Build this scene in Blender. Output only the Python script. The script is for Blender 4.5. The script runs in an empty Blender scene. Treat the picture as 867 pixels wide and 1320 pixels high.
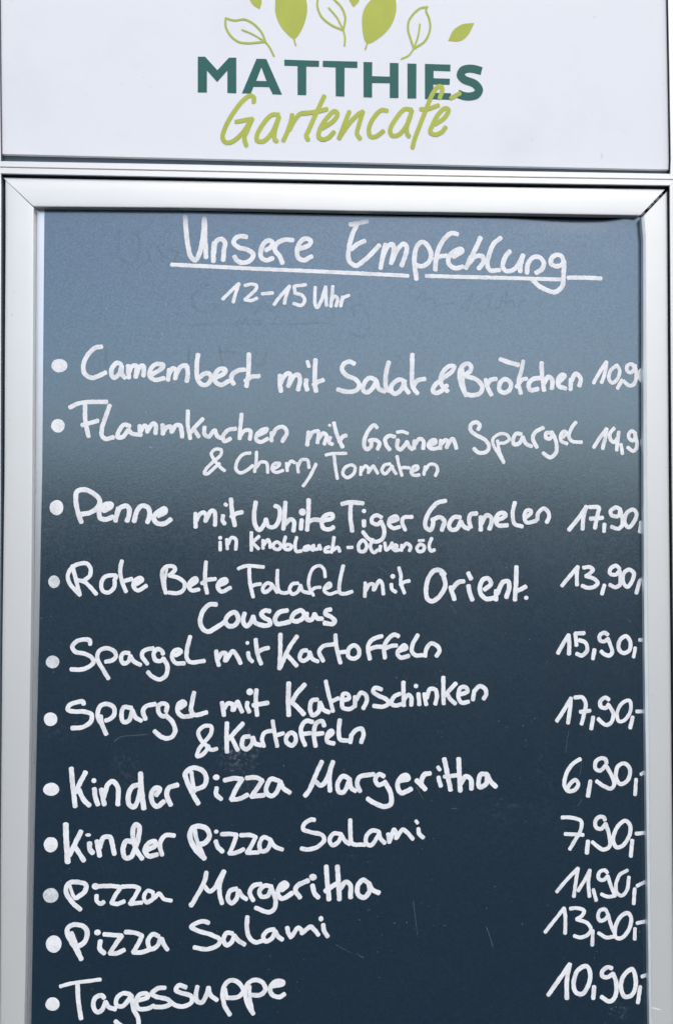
import bpy, bmesh, math, random
from mathutils import Vector, Matrix, noise
from mathutils.geometry import tessellate_polygon

scene = bpy.context.scene
col = scene.collection
random.seed(7)
Z0 = 1.38                       # height of the middle of the menu above the paving

# ---------------------------------------------------------------- camera
CAM = {"loc": [-0.03868, -0.93628, -0.0282], "r": [0.999144, -0.04133, 0.001908], "u": [-0.003149, -0.029975, 0.999546], "f": [0.041254, 0.998696, 0.03008]}
cd = bpy.data.cameras.new("camera")
cam = bpy.data.objects.new("camera", cd)
col.objects.link(cam)
R, U, F = Vector(CAM["r"]), Vector(CAM["u"]), Vector(CAM["f"])
mw = Matrix((R, U, -F)).transposed().to_4x4()
mw.translation = Vector(CAM["loc"]) + Vector((0, 0, Z0))
cam.matrix_world = mw
cd.sensor_fit = 'VERTICAL'
cd.sensor_height = 24.0
cd.lens = 24.0 * 1250.0 / 1320.0
cd.clip_start = 0.05
cd.clip_end = 2000.0
scene.camera = cam

# ---------------------------------------------------------------- daylight
SUN_EL, SUN_AZ = math.radians(50), math.radians(168)     # azimuth clockwise from +Y: low behind the viewer's right shoulder
world = bpy.data.worlds.new("World")
scene.world = world
world.use_nodes = True
wn = world.node_tree.nodes
bg = wn["Background"]
sky = wn.new("ShaderNodeTexSky")
sky.sky_type = 'NISHITA'
sky.sun_disc = False
sky.sun_elevation = SUN_EL
sky.sun_rotation = SUN_AZ
sky.air_density = 1.0
sky.dust_density = 1.8
sky.ozone_density = 1.0
world.node_tree.links.new(sky.outputs[0], bg.inputs[0])
bg.inputs[1].default_value = 0.15

sl = bpy.data.lights.new("sun", 'SUN')
sl.energy = 0.95
sl.angle = math.radians(30)
sl.color = (1.0, 0.90, 0.76)
sun = bpy.data.objects.new("sun", sl)
sd = Vector((math.sin(SUN_AZ) * math.cos(SUN_EL), math.cos(SUN_AZ) * math.cos(SUN_EL), math.sin(SUN_EL)))
sun.rotation_euler = sd.to_track_quat('Z', 'Y').to_euler()
sun.location = (1, -3, 4)
col.objects.link(sun)

scene.view_settings.view_transform = 'Standard'
scene.view_settings.look = 'None'
scene.view_settings.gamma = 1.0
scene.view_settings.use_curve_mapping = False
scene.view_settings.exposure = 0.50
scene.render.engine = 'CYCLES'
scene.cycles.max_bounces = 8
scene.cycles.transparent_max_bounces = 24

# ---------------------------------------------------------------- measured outlines, millimetres on the face of the board
G = {
    'left_out': [[-317.1,315.9],[-316.3,264.8],[-315.6,149.7],[-314.6,42.8],[-314.6,-15.9],[-314.7,-121.7],[-314.2,-230.3],[-313.6,-338.2],[-312.7,-441.8],[-312.2,-542.5]],
    'left_in': [[-289.5,289.1],[-289.2,265.2],[-288.5,150.0],[-287.8,13.5],[-287.7,-23.2],[-287.6,-121.7],[-288.0,-230.5],[-288.7,-338.5],[-289.2,-442.2],[-290.1,-516.1]],
    'right_out': [[323.6,316.0],[323.6,274.5],[323.2,156.1],[322.9,15.8],[322.9,-21.9],[323.2,-123.1],[323.3,-234.9],[323.8,-345.9],[324.4,-452.5],[325.2,-556.1]],
    'right_in': [[299.5,290.5],[301.2,274.2],[300.7,155.8],[300.3,15.7],[300.3,-21.9],[300.2,-123.1],[300.6,-234.8],[300.8,-345.6],[301.1,-452.1],[301.5,-528.0]],
    'top_out': [[-319.2,318.3],[-234.0,318.1],[-145.4,318.2],[18.9,317.6],[170.4,317.5],[321.6,318.0]],
    'top_in': [[-289.6,290.3],[-233.8,290.8],[-145.2,291.5],[19.0,291.0],[170.3,291.2],[295.9,291.1]],
    'bot_out': [[-312.2,-543.2],[-96.4,-547.8],[122.9,-551.8],[325.2,-555.4]],
    'bot_in': [[-289.9,-515.7],[-96.5,-520.0],[123.0,-524.4],[301.4,-527.5]],
    'sheet_left': [[-281.7,291.0],[-281.7,268.0],[-281.4,151.7],[-281.1,36.2],[-281.7,-23.1],[-282.4,-122.6],[-283.6,-232.4],[-284.7,-341.4],[-285.4,-446.0],[-285.8,-522.1]],
    'sheet_right': [[301.5,293.6],[301.3,276.9],[300.4,157.5],[300.1,16.1],[300.1,-21.8],[300.4,-123.9],[300.6,-236.6],[301.3,-348.5],[301.3,-455.9],[301.5,-533.9]],
    'sheet_top': [[-281.7,291.2],[-146.2,290.9],[19.5,289.8],[172.2,289.1],[233.8,288.9],[260.9,288.9],[272.6,289.9],[284.2,291.3],[292.0,292.3],[301.5,293.4]],
    'strip_left': [[-296.3,296.6],[-288.5,-525.1]],
    'head_left': [[-326.8,687.7],[-322.7,489.9],[-321.2,414.5],[-319.6,340.8]],
    'head_right': [[320.9,702.0],[324.4,506.3],[325.3,428.7],[326.3,337.3]],
    'head_bot': [[-319.6,340.8],[-145.5,339.8],[18.9,338.8],[170.5,337.8],[326.3,337.3]],
    'bar_top': [[-321.7,332.4],[-145.0,332.4],[18.7,331.7],[169.6,331.6],[325.3,331.7],[328.7,331.5]],
    'bar_mid': [[-321.6,326.4],[-145.0,325.9],[18.7,325.3],[169.6,325.5],[325.2,325.9],[328.6,325.8]],
    'bar_bot': [[-321.5,319.9],[-144.9,319.4],[18.7,319.0],[169.5,319.2],[325.2,319.5],[328.5,319.4]],
    'postl': [[-327.8,684.5],[-323.7,487.7],[-321.9,412.6],[-320.1,334.1],[-319.3,308.1],[-317.8,148.9],[-316.5,13.2],[-315.7,-121.3],[-315.0,-229.5],[-313.9,-336.9],[-313.1,-440.0],[-313.7,-552.9]],
    'postr': [[321.0,706.8],[324.3,504.1],[325.0,426.8],[325.6,346.0],[324.2,319.1],[324.2,273.2],[324.0,155.3],[324.0,15.7],[324.1,-122.7],[323.7,-344.6],[324.1,-450.6],[325.3,-566.9]],
    'scr': [[301.9,-473.3],[304.4,-473.8],[309.3,-475.2]],
}

WRITING = """
heading_text|handwritten heading word Unsere|4.59 -147,286.1 -146,271.9 -144,256.7 -141.1,246.4 -137.4,243.2 -133.7,248.4 -130,264.5 -128.3,284.5;4.59 -128.3,284.5 -127.6,264.6 -126.7,246;4.59 -118.8,260.5 -119.7,251.4 -119.6,242.3;4.59 -119.3,250.5 -116.9,261.9 -112.2,264.4 -108.8,261.1 -109.5,252.5 -110.2,243.6;4.59 -87.8,266.7 -93.5,267.4 -98.7,265 -100,260.2 -95.3,256.5 -85.9,253.8 -81.2,249.7 -84,243.9 -91.5,241.4 -97.1,243.8 -99.4,247.3;4.59 -69,254 -63.4,257.9 -62.8,262.1 -66.2,263.6 -70.9,260.7 -73.7,254 -73.7,247.3 -69,244.1 -62.4,246.1;4.59 -52.9,241.5 -55.8,248.5 -60.5,254.5 -58.7,260.3 -52.1,264.2 -43,264.3;4.59 -37.9,255.4 -27.5,259.4 -25.7,263.8 -30.4,266 -36.1,262.1 -38.9,253.5 -37.3,246.9 -32.2,244.7 -24.7,248.6
heading_text|handwritten heading word Empfehlung|4.59 12.9,280.4 21.5,282.1 29.4,284.1;4.59 19.6,281.1 14.8,270.5 11.6,257.1 11.5,245.7 17.7,240 28.1,246.8 41.4,260.4;4.59 13.9,256.2 19.6,261 26.8,264.6;4.59 47.1,261.4 44.6,249.9 42.4,237.9;4.59 44.6,249 49.6,259.6 53.8,261.5 55.3,258.7 54.3,250.1 52.8,242.8;4.59 53.4,244.7 58.5,255.9 64.8,262.1 68,258.9 66.1,249.3 62.9,240.6;4.59 76.2,254.2 75.3,246.5 76.2,237 77.5,227.5;4.59 75.1,246.5 77.6,259 82.7,264.3 88,261.1 91.9,251.6 89,243.9 83.3,240.5 77.5,241.2;4.59 117.7,272.5 111.9,273.5 105.2,268 99.5,258.4 96.6,246.8 96,236.9;4.59 95.7,247.2 100.4,250.2 107.1,251.2;4.59 113.8,250 122.4,255.8 121.5,257.7 114.8,255.7 109,248.9 110,242.2 115.7,238.9 122.8,240.5;4.59 140.5,269.5 135.7,258.9 129.9,247.3 126,239;4.59 128.9,243.5 134.7,250.3 142.3,250.9 143.3,245.6 138.5,238.8;4.59 160.6,269.4 153.9,264 149.1,253.3 147.1,242.8 150,237.4 159.2,237.7;4.59 169.2,256.5 164.4,249.7 162.4,241 165.9,236.7 173,238.3 178.8,245.1 182.3,252.8;4.59 182.3,252.8 180.1,243.2 179.3,236.5;4.59 186.4,235 187,243.3 192.3,250.5 199,250.6 202.8,245.4 200.9,239.1 195.1,235.3;4.59 223.1,245.7 220.2,252.4 215.4,253.3 210.6,250 210.1,244.6 214.8,242.3 220.2,243.4 223.1,247.7;4.59 223.1,245.7 222.4,233.2 221,222.6 214.3,216.8 205.6,218.6 197,223.3 191.6,228.6
underline|thick hand-drawn rule under the heading, broken by the letters p and g|3.88 -159.8,238.7 -128.9,237.6 -82.1,235.8 -12.9,233.7 69.2,230.8;3.88 87.1,231 118.6,230.5 164.5,229.9 219.3,229.1;4.23 226.9,231 243.3,231.2 259.7,230.8
scratch|thin white scratch below the heading rule|0.88 -79.1,233.4 -77.5,231.9 -76,229.8
hours_text|handwritten line reading 12-15 Uhr|3.35 -110.4,205.7 -102.6,213.7 -94.8,221;3.35 -94.8,221 -97.9,211.9 -100.3,202.8;3.35 -89.1,219.2 -82.9,220.6 -77.9,219.3 -78.6,215.5 -82.9,211.1 -88.9,205.4;3.35 -88.9,205.4 -83.4,204.5 -77.3,207;3.35 -72.6,211.3 -62.2,212.3;3.35 -60.9,201 -53.8,210.5 -45.9,219.2;3.35 -45.9,219.2 -49.1,210.6 -50.9,202;3.35 -41,219.3 -30.3,220.7;3.35 -41.6,219.2 -40.6,212.2;3.35 -40.6,212.2 -34.6,210.8 -31.2,206.1 -34,200.7 -42.1,202.2;3.35 -21,218.6 -21.5,209.1 -21,201.1 -19.1,198.6 -15.3,205.3 -11,219.1;3.35 -11,219.1 -10.6,209.2 -10.2,200.6;3.35 -4,219.7 -4.9,209.3 -5.9,199.7;3.35 -5.3,205.5 -2.1,209.9 0.4,207.8 -0.8,200.2;3.35 5.5,209.4 3.6,200.2;3.35 4,203.7 6.4,208.4 11.7,210.8
bullet_dot||o -265.9,139.6,8.07,6.76
dish_text|handwritten line reading Camembert mit Salat & Brötchen|4.41 -225.9,158.2 -232.3,156.8 -239.6,149.2 -243.2,139.8 -241.3,131.4 -234.8,128.1 -228.4,130 -221.9,133.4;4.41 -207.2,141.1 -210.9,142.9 -215.5,138.2 -216.5,131.6 -213.6,128.3 -209.5,131.7 -206.6,139.6;4.41 -206.6,139.6 -206.2,131.7 -203.4,128.4;4.41 -200.7,140.2 -200.3,133.6 -199.7,128.4;4.41 -199.9,133.6 -196.6,139.7 -192.7,139.7 -192.7,133.7 -193.2,129;4.41 -192.5,132.2 -188.7,139.8 -185.9,139.8 -185.8,130.4;4.41 -179.3,131.4 -169.1,137.1 -167.3,140.9 -173.8,141.8 -178.8,137.6 -179.9,131 -175.6,126.7 -166.3,128.3;4.41 -161.3,136.8 -162.4,126.5;4.41 -162,131.2 -158,137.8 -155,136.3 -155.5,127.8;4.41 -155.2,130.7 -150.6,139.2 -145.4,140.7 -143.5,135.1 -144.5,125.5;4.41 -133.7,151.6 -134.9,141.8 -134.3,128.6 -130.2,122.6 -124.9,122.7 -121.2,128.3 -123.1,133 -127.4,133 -132.1,129.6;4.41 -118.1,128.7 -108.8,133.5 -107.5,136.9 -112.5,137.8 -117.7,131.9 -116.7,125 -111.5,122.4 -104.4,126;4.41 -99.4,123.3 -101.8,127.9 -100.4,133 -94.8,136.5 -89.2,137.3;4.41 -85.1,152.6 -85.1,140.3 -85.9,129 -87.2,121.1;4.41 -88.2,126.2 -82.6,130.2 -75.1,131.2;4.41 -55,132.1 -55,123.6 -54,116.5;4.41 -54.1,124.6 -51.3,130.8 -47,134.1 -44.5,132.2 -45.6,126.6 -46.9,121.4;4.41 -46,123.3 -41.3,131.7 -37,132.7 -35.7,127.6 -37.5,118.1;4.41 -29.5,128 -29.8,122.9 -28.5,118.2;3.53 -28.6,146 -26.9,140.9;4.41 -20.7,147.6 -21.2,135.3 -21.2,123.9 -20.1,116.8;4.41 -22.5,123 -17.8,126.2 -13.1,127.8;4.41 16.9,144.1 12.1,146 6.9,143.7 5,138.4 9.3,132.7 17.8,129 22,123.4 18.8,118.2 10.3,116.6 0.9,118.8;4.41 37.7,128.6 31.4,130.4 26.3,124.3 25.8,118.1 29.6,116.2 34.8,120.6 38.6,127.7;4.41 38.6,127.7 40.9,119.7 46.6,117.3;4.41 50.5,146 48.1,135.9 47.3,125.5 49,118.9 53.8,117.6;4.41 66.6,127 60.4,129 53.8,123.6 52.6,117.9 56.6,115.1 62.3,119 65.5,126.6;4.41 65.5,126.6 66.6,120.9 69.9,116.2;4.41 73.5,153.8 73.1,136.1 73.5,123.8 75.6,119.1 78.4,115.7;4.41 73.7,121 78.4,128.2 85.6,129.8;4.41 107.3,123.7 103.1,119.3 97.4,116.2 93.6,117.7 94.9,123 103.1,130.3 112.6,138 114.2,142.2 109.8,142.6 104.5,138.3 101.6,132.6 102.1,124 107.8,118;4.41 121.8,139.4 122.5,129 124,119.5 125.9,114.2;4.41 125.9,113.8 121.2,124.8 119.5,135.6 123.1,143.3 127.9,145.2 130.9,142.4 129.8,137.6 125,133.8 136.4,129.5 141.8,122.5 139.3,116.2 131.6,114.2 126.9,115.3;4.41 145,129.6 146.9,122.5 150.7,114.8;4.41 146.9,125 149.8,129.2 155.5,130.4;4.41 164.9,130.3 159.6,127 158.6,119.8 163,116.9 168.7,119.9 169.7,126.5 164.9,130.3;4.41 159.6,149.9 167.9,146.9 177.4,144.3;4.06 182.2,148.2 179.9,137.1 177.4,127.6 179.8,116.5;4.06 175.4,122.8 181.2,129.9 185.4,131.1;4.41 198.1,131.9 190.8,130 187.3,124.8 189.2,119.6 196.5,121;4.41 200.1,146.8 200.8,133.5 202.6,119.6;4.41 202.6,126.8 207.1,133 210.5,130.3 210.3,121.5;4.41 216.7,126.9 223,134.3 220.5,135.2 216.5,130.4 217,124.1 223.9,121.7;4.41 229.2,130.9 228.7,120.7;4.41 229.6,129 234,136.3 238.8,131.5 237.4,124.3
price_text|handwritten price 10,90 cut off by the right frame rail|3.74 251.6,127.4 257.6,137.9 264.6,148.2;3.74 264.6,148.2 263,137.9 259.6,127.9;3.74 274.6,144.9 268.4,139.5 266.8,131.8 270.1,127.6 275,131.1 277.6,139.6 274.6,145.3;3.74 279.9,130.4 275.2,122.3;3.74 292.3,142 290,146 285.6,145.2 284.6,140.9 287.7,137.9 291.5,140.1 293.1,145.1;3.74 292.7,145.1 294.1,135.1 291.4,126.3 286.8,125.1 281.4,129.4;3.74 302,144 297.6,138.2 297.8,132.1 302.1,127.2
bullet_dot||o -266.6,81.7,6.76,6.76
dish_text|handwritten two-line entry reading Flammkuchen mit Grünem Spargel & Cherry Tomaten|4.23 -255.4,99.2 -248.4,103 -235.5,104.8 -220.7,104.9;4.23 -241,101.9 -240.9,88.5 -239.3,79.1 -237.4,71.7;4.23 -243.8,82.5 -237.2,84.2 -228.9,86.7;4.23 -217.8,101.7 -221.5,90.5 -224.9,79.2 -224.9,72.7 -221.4,69.5 -214,70.9;4.23 -198.4,81.8 -203.9,83.1 -209,76.5 -209.9,71.3 -205.7,71 -199.8,77.9;4.23 -199.8,77.9 -196.5,74.7 -187.6,73.5;4.23 -189.1,82.3 -188.7,74.2;4.23 -188.3,76.7 -184.5,82.3 -182.1,80.5 -181.7,76.2;4.23 -181.3,77.7 -176.2,84.6 -173.8,82.8 -173.9,74.9;4.23 -167.3,83.4 -166.8,74.4;4.23 -166.3,76.8 -163.2,81 -159.8,81.5 -158.5,76.3;4.23 -158.1,76.9 -154.8,82.5 -150.6,82.9 -149.2,77.9 -148.6,71.7;3.88 -143.2,97 -143.1,83.5 -140.8,70.1;3.88 -128.8,89.3 -137.2,80.2 -141.2,74.5;3.88 -137.2,79.4 -132.5,72;3.88 -127.1,81.4 -127.1,74.6 -123.3,72 -118.7,77.7 -117.2,78.5;3.88 -117.2,78.5 -114.9,72.8 -111.6,70.6;3.88 -97.3,80.1 -104.7,78.5 -109.4,72.5 -108,67.8 -102.3,70.3;3.88 -91.7,94.2 -92.6,83.9 -93.5,70.3;3.88 -93,73.5 -87.9,78.6 -83.3,77.9 -83.6,69.8;3.88 -76.7,73.6 -68.7,77.3 -67.4,79.9 -73,78.4 -77.3,73.6 -77.2,68.9 -72.6,67.5 -66.4,70.5;3.88 -62.7,76.6 -63,68.5;3.88 -61.9,73.7 -57.7,80.7 -51.5,81.9 -48.1,77.2 -52.4,67.8;3.88 -27.1,77.4 -28.5,64.5;3.88 -27.4,70.8 -23.3,76.8 -18.1,78.2 -17.7,73.1 -18.6,66.9;3.88 -17.7,70.3 -13,76.3 -9.8,73.5 -12,65.6;3.88 -6.4,72.2 -7.3,67.5 -4.1,65.6;o -6.8,83.9,1.69,1.5;3.88 -2.7,86.4 0.2,75.1 5.8,62.9;3.88 2.6,67.6 5.8,72.9 9.2,74.2;3.88 39,81.9 36.2,84.4 31.1,79.4 27,70.5 26.8,63.6 29.6,60.9 33,63.6 33.6,70;3.88 31.5,69.2 37.7,70 41.5,66.5 39.6,61;3.88 56.2,73.2 50.9,74.1 47,70.7 48.1,65 51.5,60.7;3.18 58.5,77.7 64.2,78.1 68.9,76.5;3.88 59.4,70.2 58.7,63.7 61.3,60.9 65.5,64.2 68.1,68.5;3.88 68.1,68.5 70.8,62.7 73.3,61;3.88 75.5,69.5 75,61.8;3.88 76.1,66.1 80.3,71.3 84.1,69.4 84,61.8;3.88 89.2,65.3 96,67.8 95.4,70.4 91.1,68.9 89.2,63.9 93.5,61.7 100.2,63.2;3.88 101.1,70.1 100.7,61.9;3.88 101.5,66.3 105.9,70.5 107.8,67.8 106.8,62.9;3.88 107.8,65.4 112.5,71.6 114.8,67.9 116.3,62.2;3.88 137.7,80.7 139.2,85.1 136.3,87.9 131,86 130,80.7 135.4,75.6 144.9,70.3 148.3,64.7 145.8,59.3 138.2,58.2 133.4,62.1;3.18 162.7,48.4 157.6,57.1 152.3,66.6 152.3,71.9 159,76.7 165.7,75.8 168.2,71.4 163.8,68 157.1,67.4;3.18 156.5,70 158.4,60 162.7,49;3.88 180,76.8 174.7,76.8 172,71.4 172.9,66.7 178.1,67.7 181.5,73.8;3.88 181.5,73.8 184.8,67.2 190.1,64.7;3.88 195.3,63.8 191.3,72.5 193.4,78.2 201.7,82.9;3.88 208.7,78 204.9,77.9 204.1,73.5 207.8,72.1 210.3,75.5 210.1,78.9;3.88 210.1,78.9 214.1,69.8 214.2,59.3 208.6,54 201.4,58.1;3.53 221.2,73.7 224.7,78.1 222.2,79.6 218.7,75.2 219.6,69.8 225,67.4;3.53 233.8,88.6 229.3,82.3 226.9,73.7 230.2,69.9 239.4,69;3.18 -107.7,39.3 -112.9,43.8 -118.5,50.9 -120.4,56.1 -116.4,60.1 -111.2,59.4 -111.5,54.7 -118.5,48.1 -125,41.5 -127,36.8 -124,36.4 -117.6,42.1 -112.6,46.2;3.18 -83.2,56.7 -89.7,55.4 -95.8,48.2 -96.7,40.7 -92.4,37.4 -85.9,40.2 -80.7,44.5;3.18 -77.2,57.7 -77.5,48.3 -79,38.4;3.18 -77.1,42.7 -72.9,47.9 -67.6,47 -66.3,37.7;3.18 -62.6,40.9 -55.5,44.7 -55.1,46.9 -60.3,46.1 -62.2,40.9 -58.8,37.9 -51.7,40;3.18 -48.5,47.1 -47.6,39.4;3.18 -47.6,43.2 -43.9,48.9 -40.5,47.4;3.18 -37.9,47 -36.9,38.2;3.18 -37.5,42.9 -34.1,50 -28.3,50.1 -26.6,42.6;3.18 -19.9,46.3 -25.1,35.4 -32.2,24.9;3.18 -10.5,55.1 -2.6,56.6 9.2,56.7;3.18 -2.6,55.3 -1.1,43.1 0.8,32.2;3.18 14.2,45.6 8,42.7 6.1,36.9 10.4,33.3 16.6,37.5 17.6,43.5 14.2,45.6;3.18 23.6,43.6 23.2,36;3.18 24,39.8 27.9,44.7 30.8,42.3 30.6,37.9;3.18 31.5,39.5 35.5,44.8 37.2,41.9 39.8,37.6;3.18 51.9,46.7 46.6,45.8 43.8,40.5 46.6,37.1 51.5,41.4 53.8,44.8;3.18 53.8,44.8 54.9,41.1 57.6,37.1;3.18 58.5,54.3 60.4,45.3 63.2,35.5;3.18 61,42.2 65.1,43.4 70.4,43;3.18 72.1,39.1 78.9,42.5 78,45 74,43.4 72.1,38.7 74.9,35.9 80.2,36.3;3.18 85.9,44.4 84.6,36.5;3.18 85.9,40.7 90.7,46.7 96.9,45.1 97.9,40.7 95.8,35.4
price_text|handwritten price 14,90 cut off by the right frame rail|3.74 251.4,64.1 257.2,73 264.4,82.3;3.74 264.4,82.3 262.6,72.3 260.2,62.9;3.74 271.6,83 267.4,77.4 268.4,71.3 271.6,69.3 274.9,73.1;3.52 276.3,79.4 275.2,70.8 274,61.4;3.52 278.4,67.2 279.7,57.9;3.67 292.9,77.8 289.6,80.3 286.2,77.4 286.7,72.9 290.5,71 293.2,75.5;3.67 292.3,76.5 294.3,68 293.8,63.3;3.67 293.8,63.3 290.6,60.5 285,64.2;3.67 301.3,76.5 299.4,69.1 301,61.2
bullet_dot||o -267.1,3.4,6.76,7.51
dish_text|handwritten two-line entry reading Penne mit White Tiger Garnelen in Knoblauch-Olivenöl|4.59 -243.6,-10.5 -246.4,-2.7 -249,10.3 -248.1,18.3 -242.6,20.7 -232.9,17.4 -226.3,10 -229,2.9 -236.4,-1.7 -246.4,-3.1;4.59 -222.6,0.2 -215.6,4.5 -215.3,6.7 -221.3,6.3 -226.8,0.2 -225.8,-6.3 -220.7,-7.8 -213.9,-5.4;4.59 -208.8,3 -211.4,-9.1;4.59 -210.2,-3.5 -207.3,3 -201.4,5.3 -198.3,2.1 -198.6,-3.5 -200.4,-9.2;4.59 -193.6,-9.6 -191.2,-0.1 -186.3,5.3 -180.6,3.5 -178.7,-2.5 -181,-10.5;4.59 -170.9,-4.3 -163.9,-0 -164.8,2.6 -170.5,-0 -175.1,-5.6 -172.3,-11 -165.3,-11.8 -158.8,-7.6;4.06 -135.3,-1.8 -135.2,-15;4.06 -134.5,-8.9 -130.9,-2.3 -127,-1 -125.1,-4.6 -126,-9.4;4.06 -125.3,-8.8 -120.1,0.9 -117.1,-0.4 -116.4,-6 -116.7,-13.1;4.06 -108.9,-3.8 -109.5,-8.4 -107.4,-11.6;3.53 -107.1,7.4 -105.7,6.1;4.23 -101.6,12.1 -100.6,1.5 -97.7,-13.4;4.23 -101.1,-5 -95.9,-1.7 -90.7,-0.5;4.23 -77.7,9.4 -79.2,-2.2 -78.2,-12.5 -74.4,-17.7 -68.9,-10.9 -68,-7.2;4.23 -68,-7.2 -65.1,-14.3 -59.5,-14.3 -54.9,-5.8 -55.3,3.5 -59.2,5.7;4.23 -49.3,9.2 -50.2,-4 -51.1,-16.7;4.23 -49.8,-12.4 -44.6,-7.3 -41.2,-9 -41.4,-18.5;4.23 -33.6,-7.7 -34.3,-16.6;o -32.9,-0.2,3.57,3.57;4.23 -26.9,11.7 -27.2,-2 -28.3,-17.6;4.23 -27.8,-9.9 -22.2,-7.6 -16.9,-7.6;4.23 -12.8,-8.5 -3.8,-5.7 -4.4,-2.3 -10.6,-3.3 -14.3,-8.5 -12.4,-15.7 -6.6,-16.8 -2.8,-14.7;4.23 5.2,7.8 12.4,9.4 25.5,8.5;4.23 13.9,8.4 13.3,-3.8 15.2,-18.4;4.23 26.5,-8.4 26.5,-13.5;o 26.5,1,2.25,2.25;3.88 43.4,-5 39.1,-3.1 34.4,-5.6 34.4,-9.9 39.7,-11.8 43,-8.8;3.88 43,-8.8 46.2,-17.8 44.4,-25.7 37.8,-28.7 31.2,-25.9 25.5,-19.1;3.88 52.8,-9.3 59.1,-6.8 57.6,-4 52.3,-5.9 50.4,-11.2 54.7,-15.5 61,-14.3;3.88 66.6,-17.3 63.6,-10.2 64.7,-5.5 73.2,-4.5;4.23 105.8,11.2 98.2,9.3 91,2.1 86.3,-7.3 86.6,-14.8 91,-17.3 93.4,-12 93.5,-6.4;4.23 92.5,-7.7 100.1,-4.8 104.4,-8.6 102,-17.3;4.23 120,-4.8 113.7,-4.8 109,-12 110.9,-16.7 116.2,-16.3 120.5,-8.7;4.23 120.5,-8.7 123.8,-13.8 128.1,-16.1;4.23 136.1,-1 130.4,-1.9 128.5,-7.2 130.4,-14.4;4.23 139.9,-4.3 139.9,-17.2;4.23 140.8,-10.6 145.6,-3 150,-4.7 150.4,-10 148.4,-16.2;4.23 154.9,-8.1 164.1,-3.3 163.2,-0.9 158.2,-0.9 154.4,-7.1 157.2,-12.4 166,-12.4;3.88 173.5,9.9 171.2,-1.4 173.4,-11.2 180.6,-13.5;3.88 183.5,-5.2 188.9,-0.8 188.9,2 184.9,1.8 182.6,-4.2 184.8,-9.5 194.4,-8;3.88 195.4,-7 196.3,-0.4 201.7,4 206.1,0.6 207,-4.1 204.5,-9.4;3.35 -111.6,-29.3 -111.6,-37;o -111.6,-25.2,2.06,1.88;3.35 -105.1,-26.5 -104.7,-35.8;3.35 -104.3,-31.2 -100.5,-25 -96.6,-26.9 -96.7,-36.4;3.35 -81.9,-19.9 -81.8,-28.3 -81.8,-37.3;3.35 -74.4,-23.7 -80.5,-29.3;3.35 -79.6,-30.6 -74.9,-35.8;3.35 -70.7,-27.4 -70.6,-35.4;3.35 -69.7,-32 -66,-27 -64.1,-30.2 -63.7,-34.5;3.35 -56.7,-29.2 -60.4,-31.1 -60.4,-34.5 -55.7,-36.3 -53.3,-33 -56.7,-29.2;3.35 -49.2,-24 -50.5,-30.1 -49.8,-35.4 -45.5,-36.3 -43,-33.3 -46.4,-31.4 -49.2,-32.9;3.35 -38.4,-24.5 -39.9,-32 -38.5,-38 -33.7,-37.6;3.35 -26.8,-32.9 -30.5,-34.2 -31.1,-36.7 -27.7,-36.3 -25.7,-33.3;3.35 -25.7,-33.3 -24.5,-35.7 -22.1,-36.8;3.35 -22.1,-32 -21.7,-35.3 -18.3,-35.7 -16.5,-32;3.35 -16.5,-32 -15.2,-36.1;3.35 -7.1,-33.8 -10.5,-35.1 -11,-38.1 -7.1,-38.5;3.35 -2.4,-24.4 -3.4,-31.9 -4.9,-39;3.35 -3,-36.6 1.3,-34.2 3.2,-38.1;3.18 10.7,-34.2 15.4,-34.1;3.53 25.6,-27.2 21.4,-31.9 22.2,-37.5 26.5,-38.1 29.3,-32.8 25.6,-27.2;3.35 35,-26.2 32.7,-33.7 35.9,-39 39.7,-36.7;3.35 42.5,-32.8 41.7,-37.5;3.35 46.6,-29.6 48.1,-36.5 51,-34.7 53.8,-29.6;3.35 54.7,-34.6 58.5,-33.1 56.6,-31.8 54.2,-34.6 56.6,-37.1 60.4,-36.5;3.35 63.2,-31.8 62.8,-37.1;3.35 63.6,-34.6 67.9,-30.3 71.7,-33.7 70.4,-37.4;3.35 81.1,-31.2 77.7,-34.6 79.6,-38 84,-37 84.9,-33.1 81.1,-31.2;2.82 79.6,-27.7 84.5,-27.3;3.35 92.1,-25.2 89.6,-32.7 91.5,-37.4 94.9,-36.5
price_text|handwritten price 17,90 cut off by the right frame rail|4.06 226.5,-16.8 236.1,-5 243.8,6;4.06 243.8,6 240.9,-4 239.9,-16;4.06 246.7,5.5 255.9,5.1 254.9,-1.2 252,-15;4.06 247.6,-5.9 259.7,-4.9;3.88 261.4,-11 261,-18.2;3.88 277.4,3.3 273,5.2 267.6,1.7 269.1,-2.6 275.1,-3 277.4,2.3;3.88 277.4,2.3 279.3,-6.8 279.2,-12.5;3.88 279.2,-12.5 275.4,-15.5 268.3,-13.6;3.88 289.9,3.3 283.6,-0.1 281.6,-9.2 285,-14 290.4,-9.2 293.4,-0.5 289.9,3.3;3.88 297.9,-9 296.5,-18.7;2.82 300.7,-2.9 299.9,-4.1
bullet_dot|dull grey hand-drawn bullet dot|o -268.7,-67.4,5.63,6.19
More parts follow.
